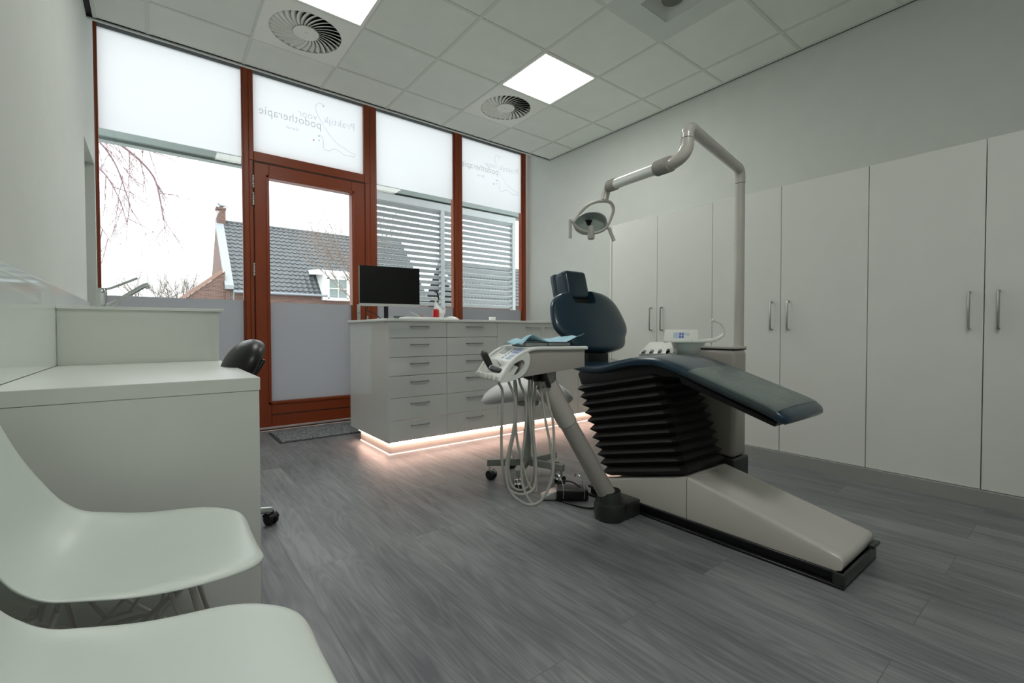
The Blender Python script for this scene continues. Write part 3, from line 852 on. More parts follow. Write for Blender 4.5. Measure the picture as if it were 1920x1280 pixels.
tag(obj('white_cable', q, 'white'), 'thin white cable hanging down beside the monitor', 'cable')
t = thing('bottle', 'white squeeze bottle with a red lower half on the low counter', 'bottle', (-2.013, -0.74, 0.999))
o3 = (-2.022, -0.74, 0.9995)
obj('red_base', lathe(nbm(), [(0.0, 0), (0.030, 0), (0.034, 0.01), (0.034, 0.022), (0.029, 0.03), (0.029, 0.086), (0.020, 0.098)], 24, o3), 'redp', t)
obj('bottle_neck', lathe(nbm(), [(0.0, 0.092), (0.018, 0.092), (0.013, 0.12), (0.009, 0.15), (0.009, 0.20), (0.0, 0.205)], 20, o3), 'white', t)
q = nbm(); bx(q, -2.06, -1.955, -0.752, -0.728, 1.185, 1.197, 0.005, 2); obj('cross_bar', q, 'white', t)
q = nbm(); tube(q, smooth_path([(-2.04, -0.75, 1.246), (-2.018, -0.75, 1.244), (-2.005, -0.75, 1.22), (-1.998, -0.75, 1.18)], 6), 0.007, 8); obj('black_nozzle', q, 'blackp', t)
q = nbm(); tube(q, smooth_path([(-2.09, -0.78, 1.004), (-2.06, -0.78, 1.01), (-2.035, -0.775, 1.024)], 5), 0.011, 8)
tag(obj('red_grip', q, 'redp'), 'small dark red grip leaning at the foot of the red bottle', 'grip')
# crumpled tissue / white cloth
q = nbm(); rnd = random.Random(2); G = []
for i in range(8):
    row = []
    for j in range(8):
        u, v = i/7, j/7
        row.append(q.verts.new((-1.985+0.075*u+0.02*math.sin(v*5)*u, -0.70+0.03*math.sin(u*6+v*4)+rnd.uniform(-.004, .004), 1.15-0.115*v-0.045*u+0.012*math.sin(u*9))))
    G.append(row)
for i in range(7):
    for j in range(7): q.faces.new((G[i][j], G[i+1][j], G[i+1][j+1], G[i][j+1]))
tag(obj('tissue', q, 'white', subsurf=1, solid=0.001), 'white tissue standing up beside the red bottle', 'tissue')
q = nbm(); sphere(q, (-1.90, -0.80, 0.999), 0.06, 20, 10, (1.25, 0.8, 0.62))
for v in q.verts: v.co.z = max(v.co.z, 0.9995)
tag(obj('computer_mouse', q, 'white'), 'rounded white computer mouse at the end of the keyboard', 'mouse')
q = nbm(); lathe(q, [(0, 0), (0.016, 0), (0.017, 0.03), (0.013, 0.046), (0.0, 0.048)], 18, (-2.13, -0.70, 0.9995))
tag(obj('rubber_thimble', q, 'skin'), 'small tan rubber cap between the monitor and the red bottle', 'cap')
q = box(-1.428, -1.376, -0.73, -0.69, 0.9995, 1.043, 0.003, 2)
tag(obj('small_box', q, 'white'), 'tiny white box alone on the right part of the low counter', 'box')
q = nbm(); tube(q, [(-2.30+0.055*math.cos(a*PI/8), -0.64+0.055*math.sin(a*PI/8), 1.03) for a in range(16)], 0.004, 6, closed=True)
lathe(q, [(0.0, 0), (0.05, 0), (0.055, 0.03), (0.05, 0.03), (0.045, 0.004), (0, 0.004)], 24, (-2.30, -0.64, 0.9995))
tag(obj('clear_dish', q, 'clearp'), 'clear plastic dish behind the keyboard', 'dish')

# door mat
t = thing('door_mat', 'speckled grey doormat lying inside the glass door', 'mat', (-2.77, 0.03, 0))
obj('edge', box(-3.15, -2.36, -0.205, 0.28, 0.0, 0.006, 0.002, 1), 'matedge', t)
q = nbm(); bx(q, -3.128, -2.375, -0.185, 0.262, 0.005, 0.011)
obj('pile', q, 'mat', t)

# =================================================================== DESK, SINK UNIT (left)
t = thing('desk', 'white built-in desk with a thick top at the left wall', 'desk', (-3.97, -2.08, 0))
obj('desk_top', box(-4.2615, -3.672, -2.636, -1.532, 0.718, 0.759, 0.0015, 1), 'desk', t)
obj('end_panel', box(-4.2615, -3.675, -2.634, -2.606, 0.0, 0.7175, 0.001, 1), 'desk', t)
obj('back_panel', box(-4.2615, -4.248, -2.606, -1.54, 0.0, 0.717), 'desk', t)
t = thing('sink_unit', 'taller white sink cabinet behind the desk', 'cabinet', (-3.97, -0.9, 0))
obj('side_panel', box(-4.2615, -3.678, -1.530, -1.512, 0.0, 1.0025, 0.001, 1), 'desk', t)
obj('carcass', box(-4.2615, -3.70, -1.512, -0.30, 0.08, 0.875), 'cab', t)
for y0, y1 in ((-1.51, -0.91), (-0.905, -0.30)):
    dr = obj('door', box(-3.70, -3.681, y0, y1, 0.08, 0.999, 0.001, 1), 'cab', t)
    obj('handle', bar_handle('z', 0.72, 0.88, (-3.681, (y0+0.05 if y0 > -1 else y1-0.05)), 0.03, 1, 0.005), 'steel', dr)
obj('plinth', box(-4.26, -3.74, -1.50, -0.30, 0, 0.08), 'plinth', t)
q = nbm()
for r_ in ((-4.2615, -4.12, -1.548, -0.285), (-3.80, -3.658, -1.548, -0.285), (-4.12, -3.80, -1.548, -1.13), (-4.12, -3.80, -0.70, -0.285)):
    bx(q, r_[0], r_[1], r_[2], r_[3], 1.0025, 1.0175)
bx(q, -4.12, -3.80, -1.13, -0.70, 0.88, 0.885)
wt = tag(obj('sink_worktop', q, 'top', bevel=0.002), 'thin white worktop over the sink cabinet', 'worktop')
tag(obj('splash_panel', box(-4.2695, -4.262, -2.634, -0.24, 0.7595, 1.098, 0.001, 1), 'splash'),
    'glossy pale glass splash panel on the left wall above the desk', 'splash panel')
t = thing('tap', 'chrome mixer tap with a long raised lever at the sink', 'tap', (-4.155, -0.95, 1.0175))
obj('body', lathe(nbm(), [(0.0, 0), (0.027, 0), (0.027, 0.008), (0.021, 0.014), (0.021, 0.085), (0.023, 0.09), (0.023, 0.11), (0.017, 0.122), (0.0, 0.125)], 24, (-4.155, -0.95, 1.0175)), 'chrome', t)
q = nbm(); tube(q, smooth_path([(-4.155, -0.95, 1.03), (-4.11, -0.955, 1.058), (-4.06, -0.955, 1.096), (-4.01, -0.955, 1.136), (-3.975, -0.955, 1.163), (-3.955, -0.955, 1.170)], 6), [0.013]*26, 12)
lathe(q, [(0.011, 0), (0.011, 0.022), (0.0, 0.022)], 14, (-3.962, -0.955, 1.168), (0.1, 0, -1))
obj('spout', q, 'chrome', t)
q = nbm(); tube(q, smooth_path([(-4.155, -0.95, 1.134), (-4.12, -0.952, 1.140), (-4.06, -0.955, 1.172), (-4.004, -0.955, 1.204)], 6), 0.0065, 10, flat=1.6)
obj('lever', q, 'chrome', t)

# =================================================================== BLACK OFFICE CHAIR
def castor(par, x, y, ang, stem_z, hood='chrome', R=0.026):
    """a twin wheel castor as one part with wheels and hood"""
    c, s = math.cos(ang), math.sin(ang)
    xf = Matrix.Translation((x, y, 0)) @ Matrix.Rotation(ang, 4, 'Z')
    q = nbm()
    for sg in (-1, 1):
        lathe(q, [(0, -0.009), (R*0.86, -0.009), (R, -0.005), (R, 0.005), (R*0.86, 0.009), (0, 0.009)], 22, xf @ Vector((0.012, sg*0.014, R)), xf.to_3x3() @ Vector((0, 1, 0)))
    wh = obj('castor', q, 'rubber', par)
    q = nbm()
    P = [(0.012+0.030*math.cos(a*PI/10), R+0.030*math.sin(a*PI/10)) for a in range(1, 10)]
    P2 = [(0.012+0.0275*math.cos(a*PI/10), R+0.0275*math.sin(a*PI/10)) for a in range(9, 0, -1)]
    for a in range(8):
        pp = [P[a], P[a+1], P2[7-a], P2[8-a]]
        t_ = bmesh.new(); A = [t_.verts.new((u, -0.024, v)) for u, v in pp]; B = [t_.verts.new((u, 0.024, v)) for u, v in pp]
        for i in range(4): t_.faces.new((A[i], A[(i+1) % 4], B[(i+1) % 4], B[i]))
        t_.faces.new(list(reversed(A))); t_.faces.new(B)
        bmesh.ops.transform(t_, matrix=xf, verts=list(t_.verts)); merge(q, t_)
    tube(q, [xf @ Vector((0, 0, 0.05)), xf @ Vector((0, 0, stem_z))], 0.006, 8)
    obj('castor_hood', q, hood, wh)
t = thing('office_chair', 'black office chair tucked under the desk with only its backrest and a castor showing', 'office chair', (-3.775, -1.93, 0))
hx, hy = -3.775, -1.93
q = nbm()
for k in range(5):
    a = math.radians(8+72*k); ex, ey = hx+0.265*math.cos(a), hy+0.265*math.sin(a)
    tube(q, [(hx, hy, 0.10), (hx+0.14*math.cos(a), hy+0.14*math.sin(a), 0.09), (ex, ey, 0.072)], [0.022, 0.018, 0.014], 10)
lathe(q, [(0.0, 0.07), (0.035, 0.07), (0.035, 0.13), (0.025, 0.14), (0.025, 0.25), (0.015, 0.25), (0.015, 0.43), (0, 0.43)], 20, (hx, hy, 0))
base = obj('star_base', q, 'chrome', t)
for k in range(5):
    a = math.radians(8+72*k); castor(t, hx+0.268*math.cos(a), hy+0.268*math.sin(a), a+1.9, 0.07, 'blackp', 0.028)
q = nbm(); bx(q, hx-0.21, hx+0.18, hy-0.21, hy+0.21, 0.43, 0.50, 0.03, 4); obj('seat', q, 'blackp', t)
# backrest: thick pad, leaning back towards +x, with a plastic shell behind
bxf = Matrix.Translation((-3.634, -2.02, 0.758)) @ Matrix.Rotation(math.radians(30), 4, 'Y')
q = nbm(); sphere(q, (0, 0, 0), 1.0, 32, 20, (0.078, 0.150, 0.122), None)
for v in q.verts:
    if v.co.x > 0.022: v.co.x = 0.022+(v.co.x-0.022)*0.25
    v.co = bxf @ v.co
obj('back_pad', q, 'blackp', t, ang=80)
q = nbm(); bx(q, 0.030, 0.046, -0.11, 0.11, -0.16, 0.055, 0.006, 2, bxf); obj('back_shell', q, 'rubber', t)
q = nbm(); tube(q, smooth_path([bxf @ Vector((0.05, 0, -0.08)), (-3.60, hy, 0.60), (-3.62, hy, 0.47), (-3.70, hy, 0.415), (-3.78, hy, 0.41)], 5), 0.018, 10); obj('back_bracket', q, 'rubber', t)

# =================================================================== WHITE SHELL CHAIRS
def shell_mesh(cx, cy):
    # centre line in (forward, up) from the front lip to the top of the back
    C = smooth_path([(0.246, 0, 0.402), (0.243, 0, 0.417), (0.224, 0, 0.430), (0.15, 0, 0.437), (0.05, 0, 0.430), (-0.04, 0, 0.422), (-0.09, 0, 0.427), (-0.130, 0, 0.448), (-0.160, 0, 0.490), (-0.182, 0, 0.56), (-0.204, 0, 0.64), (-0.226, 0, 0.72), (-0.243, 0, 0.79), (-0.252, 0, 0.826)], 3)
    n = len(C); T = 18; rows_ = []
    s = [0.0]
    for i in range(1, n): s.append(s[-1]+(C[i]-C[i-1]).length)
    tot = s[-1]
    def wid(d):
        w_ = 0.232
        if d < 0.17: w_ = 0.070+0.162*max(0, 1-(1-d/0.17)**2.3)**(1/2.2)
        f = d/tot
        if f > 0.55: w_ = 0.232-0.035*((f-0.55)/0.45)
        e = tot-d
        if e < 0.11: w_ -= 0.10*(1-math.sqrt(max(0, 1-(1-e/0.11)**2)))
        return w_
    q = nbm()
    for i in range(n):
        a = C[max(0, i-1)]; b_ = C[min(n-1, i+1)]; tg = (b_-a).normalized()
        nr = Vector((tg.z, 0, -tg.x))           # towards the sitter
        if nr.z < 0 and nr.x < 0: nr = -nr
        f = s[i]/tot
        edge = 0.034+0.042*math.exp(-((f-0.50)/0.19)**2)
        if f < 0.36: edge *= (f/0.36)**1.5*0.9+0.1
        row = []
        for k in range(T+1):
            u = -1+2*k/T
            lift = edge*abs(u)**2.6
            roll = 0.010*max(0, (abs(u)-0.86)/0.14)**2
            p = C[i]+nr*(lift-roll)
            row.append(q.verts.new((cx+p.x, cy+u*wid(s[i]), p.z)))
        rows_.append(row)
    for i in range(n-1):
        for k in range(T): q.faces.new((rows_[i][k], rows_[i][k+1], rows_[i+1][k+1], rows_[i+1][k]))
    return q
def shell_chair(cx, cy, label):
    t = thing('shell_chair', label, 'chair', (cx, cy, 0), 'white shell chairs on wire bases')
    obj('seat_shell', shell_mesh(cx, cy), 'shell', t, subsurf=1, solid=0.0065)
    mounts = {(1, 1): (0.115, 0.125), (1, -1): (0.115, -0.125), (-1, 1): (-0.105, 0.125), (-1, -1): (-0.105, -0.125)}
    for (sx, sy), (mx, my) in mounts.items():
        fx, fy = (0.205 if sx > 0 else -0.195), sy*0.215
        q = nbm()
        tube(q, [(cx+mx, cy+my, 0.418), (cx+fx, cy+fy, 0.012)], 0.0055, 8)
        tube(q, [(cx+mx-sx*0.035, cy+my, 0.416), (cx+fx, cy+fy, 0.03)], 0.0045, 8)
        tube(q, [(cx+mx, cy+my*0.62, 0.414), (cx+fx, cy+fy, 0.04)], 0.0045, 8)
        lg = obj('leg', q, 'wire', t)
        q = nbm(); lathe(q, [(0.0, 0.0), (0.012, 0.0), (0.013, 0.008), (0.007, 0.02), (0, 0.02)], 14, (cx+fx, cy+fy, 0.0)); obj('glide', q, 'white', lg)
        q = nbm(); lathe(q, [(0, 0.402), (0.011, 0.402), (0.011, 0.418), (0, 0.419)], 14, (cx+mx, cy+my, 0.0)); obj('mount', q, 'wire', t)
    for sy in (-1, 1):
        q = nbm(); tube(q, [(cx+0.105, cy+sy*0.125, 0.405), (cx+0.02, cy+sy*0.05, 0.30), (cx-0.02, cy+sy*0.05, 0.30), (cx-0.10, cy+sy*0.125, 0.405)], 0.0045, 8)
        tube(q, [(cx+0.115, cy+sy*0.125, 0.41), (cx+0.06, cy-sy*0.03, 0.292), (cx-0.05, cy-sy*0.03, 0.292), (cx-0.105, cy+sy*0.125, 0.41)], 0.0045, 8)
        tube(q, [(cx+0.115, cy+sy*0.125, 0.41), (cx-0.19, cy+sy*0.205, 0.06)], 0.004, 8)
        tube(q, [(cx-0.105, cy+sy*0.125, 0.41), (cx+0.198, cy+sy*0.205, 0.06)], 0.004, 8)
        obj('cross_brace', q, 'wire', t)
    return t
shell_chair(-4.000, -3.030, 'white moulded shell chair next to the desk end, farther of the two')
shell_chair(-3.985, -3.585, 'white moulded shell chair nearest the camera in the lower left corner')

# =================================================================== SADDLE STOOL
hx, hy = -2.135, -2.105
t = thing('saddle_stool', 'pale grey saddle stool on a five-castor base beyond the hanging hoses', 'stool', (hx, hy, 0))
ax = Vector((0.80, -0.60, 0)); ay = Vector((0.60, 0.80, 0))
q = nbm(); R_ = []
N_ = 22
for i in range(N_+1):
    u = -1+2*i/N_
    w_ = 0.155*math.sqrt(max(0.0004, 1-abs(u)**2.6))*(0.86+0.14*math.cos(u*PI))
    th = 0.068*math.sqrt(max(0.001, 1-abs(u)**3.0))
    zc = 0.550-0.066*u*u+0.006*u
    c = Vector((hx, hy, zc))+ax*(u*0.285)
    R_.append([c+ay*(w_*math.cos(2*PI*k/20))+Vector((0, 0, th*math.sin(2*PI*k/20))) for k in range(20)])
loft(q, R_); obj('saddle_seat', q, 'stool', t, ang=70)
q = nbm(); lathe(q, [(0, 0.455), (0.07, 0.455), (0.075, 0.475), (0.07, 0.50), (0, 0.50)], 24, (hx, hy, 0)); obj('seat_plate', q, 'greyarm', t)
q = nbm(); tube(q, smooth_path([(hx-0.02, hy-0.05, 0.47), (hx-0.07, hy-0.11, 0.465), (hx-0.09, hy-0.13, 0.43), (hx-0.10, hy-0.14, 0.40)], 5), 0.011, 10, flat=0.6); obj('height_lever', q, 'blackp', t)
q = nbm(); lathe(q, [(0, 0.09), (0.032, 0.09), (0.032, 0.13), (0.024, 0.14), (0.024, 0.30), (0.017, 0.30), (0.017, 0.46), (0, 0.46)], 20, (hx, hy, 0)); obj('gas_column', q, 'greyarm', t)
for k in range(5):
    a = math.radians(1.7+72*k); ex, ey = hx+0.232*math.cos(a), hy+0.232*math.sin(a)
    q = nbm(); xf = Matrix.Translation((hx, hy, 0)) @ Matrix.Rotation(a, 4, 'Z')
    bx(q, 0.02, 0.248, -0.013, 0.013, 0.082, 0.122, 0.003, 1, xf); obj('base_arm', q, 'greyarm', t)
    castor(t, ex, ey, a+0.5+k, 0.085, 'chrome', 0.030)
# =================================================================== DENTAL CHAIR
t = thing('dental_chair', 'navy reclining dental chair with black bellows and a sloping cream foot', 'dental chair', (-1.88, -3.1, 0))
XL2, XR2 = -2.052, -1.700
q = nbm()
bx(q, XL2-0.010, XR2+0.010, -3.728, -2.53, 0.0, 0.012, 0.003, 1)
bx(q, XL2+0.012, XR2-0.012, -3.705, -2.54, 0.010, 0.046)
bx(q, XL2-0.008, XR2+0.008, -3.724, -2.535, 0.044, 0.057, 0.003, 1)
obj('base_skirt', q, 'blackp', t)
q = nbm(); bx(q, XL2-0.010, XR2+0.010, -3.729, -3.690, 0.011, 0.057, 0.008, 3); obj('skirt_end', q, 'skirt', t)
q = nbm(); bx(q, -1.775, -1.70, -3.742, -3.722, 0.066, 0.080, 0.002, 1); obj('release_bar', q, 'skirt', t)
def cover(polyf, x0, x1, sag, n=14):
    rings = []
    xs = [x0, x0+0.004, x0+0.012]+[x0+0.012+(x1-x0-0.024)*k/n for k in range(1, n)]+[x1-0.012, x1-0.004, x1]
    for i, x in enumerate(xs):
        u = 2*(x-x0)/(x1-x0)-1
        edge = 0.010 if i in (0, len(xs)-1) else (0.003 if i in (1, len(xs)-2) else 0.0)
        rings.append([(x, y, z-(edge if top else 0)-(sag*(1-u**2)*top)) for y, z, top in polyf])
    return loft(nbm(), rings)
F_ = [(-3.127, 0.057, 0), (-3.700, 0.057, 0), (-3.716, 0.064, 0), (-3.722, 0.085, 0), (-3.719, 0.104, 0.6), (-3.708, 0.113, .8)]
for k in range(1, 13): F_.append((-3.708+k*(3.708-3.127)/12, 0.113+k*(0.247-0.113)/12, 1))
obj('front_cover', cover(F_, XL2, XR2, 0.012), 'cream', t, ang=50)
obj('rear_cover', cover([(-2.56, 0.057, 0), (-3.1235, 0.057, 0), (-3.1235, 0.245, 1), (-2.75, 0.148, 1), (-2.56, 0.10, 1)], XL2, XR2, 0.0), 'cream', t, ang=50)
# bellows
q = nbm(); R_ = []; nf = 11
for k in range(2*nf+1):
    f = k/(2*nf)
    yf = -3.112+f*(3.112-2.955); yb = -2.655+f*(2.655-2.450)
    zf = 0.250+f*(0.705-0.250); zb = 0.135+f*(0.600-0.135)
    o_ = 0.020 if k % 2 == 1 else -0.004
    x0, x1 = XL2+0.006-o_, XR2-0.006+o_; a, b_ = yf-o_, yb+o_
    ch = 0.022
    def Z(y): return zb+(zf-zb)*(y-yb)/(yf-yb)
    ring = [(x0, a+ch), (x0+ch, a), (x1-ch, a), (x1, a+ch), (x1, b_-ch), (x1-ch, b_), (x0+ch, b_), (x0, b_-ch)]
    R_.append([(x, y, Z(y)) for x, y in ring])
loft(q, R_); obj('bellows', q, 'bellows', t, ang=20)
q = nbm(); prism(q, [(-2.47, .605), (-2.445, .66), (-2.47, .70), (-2.62, .69), (-2.86, .735), (-3.0, .735), (-3.12, .69), (-2.96, .690)], 'x', -2.045, -1.715, 0.006)
obj('seat_frame', q, 'blackp', t)
q = nbm(); prism(q, [(-3.08, .705), (-3.10, .665), (-3.495, .532), (-3.500, .550)], 'x', -2.055, -1.705, 0.003, 1)
obj('leg_rest_plate', q, 'blackp', t)
# one continuous upholstery: seat and leg rest
prof = smooth_path([(0, -2.385, .742), (0, -2.46, .729), (0, -2.536, .722), (0, -2.62, .726), (0, -2.72, .749), (0, -2.80, .767), (0, -2.882, .779), (0, -2.98, .779), (0, -3.072, .759), (0, -3.15, .733), (0, -3.27, .692), (0, -3.40, .647), (0, -3.49, .615), (0, -3.535, .590), (0, -3.556, .568)], 4)
def slab(P, hw, th, tip=True, grow=0.0, caps=True):
    rings = []; n = len(P)
    for i, p in enumerate(P):
        a = P[max(0, i-1)]; b_ = P[min(n-1, i+1)]; tg = (b_-a).normalized(); nr = Vector((0, -tg.z, tg.y))
        if nr.z < 0: nr = -nr
        d1 = (P[-1]-p).length; d0 = (p-P[0]).length
        e1 = math.sqrt(max(0, 1-max(0, 1-d1/0.045)**2)) if tip else 1
        e0 = math.sqrt(max(0, 1-max(0, 1-d0/0.03)**2)) if caps else 1
        e = max(0.15, min(e0, e1)); w_ = (hw+grow)*(0.88+0.12*e); h = (th+2*grow)*(0.35+0.65*e)
        cen = p-nr*(th/2)
        ring = []
        for k in range(28):
            an = 2*PI*k/28; c, s = math.cos(an), math.sin(an)
            cc = math.copysign(abs(c)**0.28, c); ss = math.copysign(abs(s)**0.55, s)
            dome = 0.004*(1-cc*cc) if s > 0 else 0
            ring.append(cen+Vector((1, 0, 0))*(w_*cc)+nr*(h/2*ss+dome))
        rings.append([Vector((-1.88, 0, 0))+v for v in ring])
    return loft(nbm(), rings)
cush = obj('seat_cushion', slab(prof, 0.202, 0.050), 'navy', t, ang=60)
m, nt_, out = new_mat('creased_clear_vinyl'); L_ = nt_.links.new
geo = nt_.nodes.new('ShaderNodeNewGeometry'); mp = nt_.nodes.new('ShaderNodeMapping'); mp.inputs['Scale'].default_value = (7, 3.5, 3.5)
nz = nt_.nodes.new('ShaderNodeTexNoise'); nz.inputs['Scale'].default_value = 2.2; nz.inputs['Detail'].default_value = 3; nz.inputs['Distortion'].default_value = 1.5
L_(geo.outputs['Position'], mp.inputs['Vector']); L_(mp.outputs['Vector'], nz.inputs['Vector'])
bp = nt_.nodes.new('ShaderNodeBump'); bp.inputs['Strength'].default_value = 0.5; bp.inputs['Distance'].default_value = 0.02
L_(nz.outputs['Fac'], bp.inputs['Height'])
tr = nt_.nodes.new('ShaderNodeBsdfTransparent'); tr.inputs['Color'].default_value = (.62, .66, .64, 1)
pr = nt_.nodes.new('ShaderNodeBsdfPrincipled'); pr.inputs['Base Color'].default_value = lin((150, 160, 154))+(1,); pr.inputs['Roughness'].default_value = 0.16
L_(bp.outputs['Normal'], pr.inputs['Normal'])
lw = nt_.nodes.new('ShaderNodeSeparateXYZ'); L_(geo.outputs['Normal'], lw.inputs[0])
mr = nt_.nodes.new('ShaderNodeMapRange'); mr.inputs['From Min'].default_value = 0.55; mr.inputs['From Max'].default_value = 0.95; mr.inputs['To Min'].default_value = 0.14; mr.inputs['To Max'].default_value = 0.52  # haze stronger where facing up, painting in the light from above
L_(lw.outputs['Z'], mr.inputs['Value'])
mx = nt_.nodes.new('ShaderNodeMixShader'); L_(mr.outputs[0], mx.inputs['Fac']); L_(tr.outputs['BSDF'], mx.inputs[1]); L_(pr.outputs['BSDF'], mx.inputs[2]); L_(mx.outputs['Shader'], out.inputs['Surface'])
Pc = [p for p in prof if -3.525 < p.y < -3.135]
obj('foot_cover', slab(Pc, 0.202, 0.050, tip=False, grow=0.0022, caps=False), m, t, ang=60, label='creased translucent foot cover')
# backrest
def plane_y(z): return -2.44-0.0+0.45*(z-0.85)
zw = [(.775, .03), (.780, .10), (.79, .175), (.805, .215), (.83, .238), (.85, .248), (.866, .262), (.885, .290), (.92, .314), (.96, .314), (1.0, .306), (1.04, .294), (1.07, .276), (1.10, .245), (1.120, .20), (1.134, .14), (1.140, .05)]
R_ = []
for z, w_ in zw:
    rel = min(1.0, w_/0.2)
    ring = []
    for k in range(36):
        an = 2*PI*k/36; c, s = math.cos(an), math.sin(an)
        cc = math.copysign(abs(c)**0.75, c); ss = math.copysign(abs(s)**0.75, s)
        u = w_*cc
        depth = (-0.046 if s < 0 else 0.030)*abs(ss)*(0.35+0.65*rel)
        wrap = 0.16*u*u
        ring.append((-1.875+u, plane_y(z)+depth+wrap*0.6, z+depth*-0.40+0.0))
    R_.append(ring)
br_ = obj('backrest', loft(nbm(), R_), 'navy', t, ang=75, subsurf=1)
# the slot for the headrest is cut out of the upper edge
ct = obj('cutter', bx(nbm(), -2.015, -1.832, -2.60, -2.10, 1.068, 1.40, 0.03, 5), 'navy', t)
bo_ = br_.modifiers.new('slot', 'BOOLEAN'); bo_.operation = 'DIFFERENCE'; bo_.object = ct; bo_.solver = 'EXACT'
bpy.context.view_layer.update()
me_ = bpy.data.meshes.new_from_object(br_.evaluated_get(bpy.context.evaluated_depsgraph_get()))
br_.modifiers.clear(); br_.data = me_; me_.shade_smooth(); me_.set_sharp_from_angle(angle=math.radians(50))
bpy.data.objects.remove(ct)
q = nbm(); prism(q, [(-2.475, .70), (-2.40, .70), (-2.385, .80), (-2.44, .83), (-2.47, .80)], 'x', -1.985, -1.815, 0.006)
obj('back_bracket', q, 'blackp', t)
hxf = Matrix.Translation((-1.928, -2.335, 1.187)) @ Matrix.Rotation(math.radians(-14), 4, 'X')
q = nbm(); bx(q, -0.092, 0.090, 0.0, 0.110, -0.086, 0.087, 0.030, 5, hxf)
hr = obj('headrest_pad', q, 'navy', t, ang=180)
q = nbm(); bx(q, -0.100, 0.100, 0.080, 0.135, -0.11, 0.089, 0.020, 4, hxf); obj('headrest_shell', q, 'navy', t, ang=180)
q = nbm(); bx(q, -0.092, 0.098, 0.02, 0.09, -0.122, -0.070, 0.006, 2, hxf); obj('headrest_slot', q, 'black', t)

# =================================================================== INSTRUMENT CONSOLE
t = thing('instrument_console', 'cream dentist instrument tray on a slanted arm with hanging grey hoses', 'instrument console', (-2.205, -2.815, 0))
q = nbm(); lathe(q, [(0, 0), (0.070, 0.0), (0.074, 0.006), (0.078, 0.03), (0.078, 0.075), (0.074, 0.085), (0, 0.085)], 36, (-2.205, -2.815, 0))
prism(q, [(-2.235, -2.885), (-2.064, -2.885), (-2.064, -2.735), (-2.20, -2.74)], 'z', 0.002, 0.080, 0.006)
ft = obj('foot', q, 'skirt', t)
obj('foot_collar', lathe(nbm(), [(0, 0.083), (0.066, 0.083), (0.054, 0.135), (0, 0.135)], 32, (-2.205, -2.815, 0), (-0.05, 0.02, 1)), 'skirt', t)
A0 = Vector((-2.212, -2.812, 0.10)); A1 = Vector((-2.533, -2.715, 0.665)); dA = A1-A0
q = nbm(); tube(q, [A0, A0+dA*0.5, A0+dA*0.72], [0.0425, 0.041, 0.040], 24); obj('arm', q, 'creamd', t)
q = nbm(); tube(q, [A0+dA*0.665, A0+dA*0.67, A0+dA*0.80, A0+dA*0.93, A1], [0.041, 0.0445, 0.047, 0.050, 0.050], 24); obj('arm_sleeve', q, 'cream', t)
q = nbm(); lathe(q, [(0, 0.0), (0.048, 0.0), (0.048, 0.075), (0, 0.075)], 24, (-2.523, -2.700, 0.655)); obj('swivel_neck', q, 'creamd', t)
a_ = Vector((.958, -.285, 0)); w_ = Vector((.285, .958, 0))
TX = Matrix(((a_.x, w_.x, 0, -2.795), (a_.y, w_.y, 0, -2.73), (0, 0, 1, 0), (0, 0, 0, 1)))
q = nbm(); prism(q, [(.078, .705), (.40, .742), (.40, .821), (.165, .821), (.125, .812), (.095, .785)], 'y', .006, .324, 0.004, 2, TX)
body = obj('tray_housing', q, 'creamd', t)
q = nbm(); tube(q, [TX @ Vector((.20+.018*math.cos(a*PI/12), .0055, .785+.018*math.sin(a*PI/12))) for a in range(24)], 0.0012, 6, closed=True); obj('round_emblem', q, 'cream', body)
q = nbm(); bx(q, .128, .412, -.004, .334, .821, .834, .005, 3, TX); obj('tray_top', q, 'unitw', t)
q = nbm(); prism(q, [(.140, .8335), (.046, .774), (.040, .755), (.10, .78), (.14, .815)], 'y', .012, .318, 0.003, 2, TX); cp = obj('control_panel', q, 'unitw', t)
q = nbm(); prism(q, [(.046, .770), (.004, .712), (.004, .700), (.060, .715), (.08, .75)], 'y', .012, .318, 0.002, 1, TX); obj('lower_panel', q, 'unitw', t)
sd = Vector((.094, 0, .0595)).normalized(); sn = Vector((-sd.z, 0, sd.x))
PX = TX @ Matrix(((sd.x, 0, sn.x, .046), (0, 1, 0, 0), (sd.z, 0, sn.z, .774), (0, 0, 0, 1)))
def key(s0, s1, q0, q1, m, h=0.0015):
    q = nbm(); bx(q, s0, s1, q0, q1, -0.002, h, 0.0004, 1, PX); return obj('key', q, m, cp)
q = nbm(); bx(q, .052, .084, .205, .262, -0.002, .0012, xf=PX); obj('display', q, 'lcd', cp)
q = nbm()
for r_ in ((.048, .052, .20, .267), (.084, .088, .20, .267), (.052, .084, .20, .205), (.052, .084, .262, .267)): bx(q, r_[0], r_[1], r_[2], r_[3], -0.002, .0016, xf=PX)
obj('display_frame', q, 'printg', cp)
for i in range(3):
    for j in range(2): key(.058+j*.020, .074+j*.020, .060+i*.026, .082+i*.026, 'key')
for i in range(2):
    for j in range(2): key(.014+j*.020, .030+j*.020, .060+i*.030, .086+i*.030, 'key2')
for i in range(5): key(.014+i*.017, .024+i*.017, .150, .162, 'printg')
q = nbm()
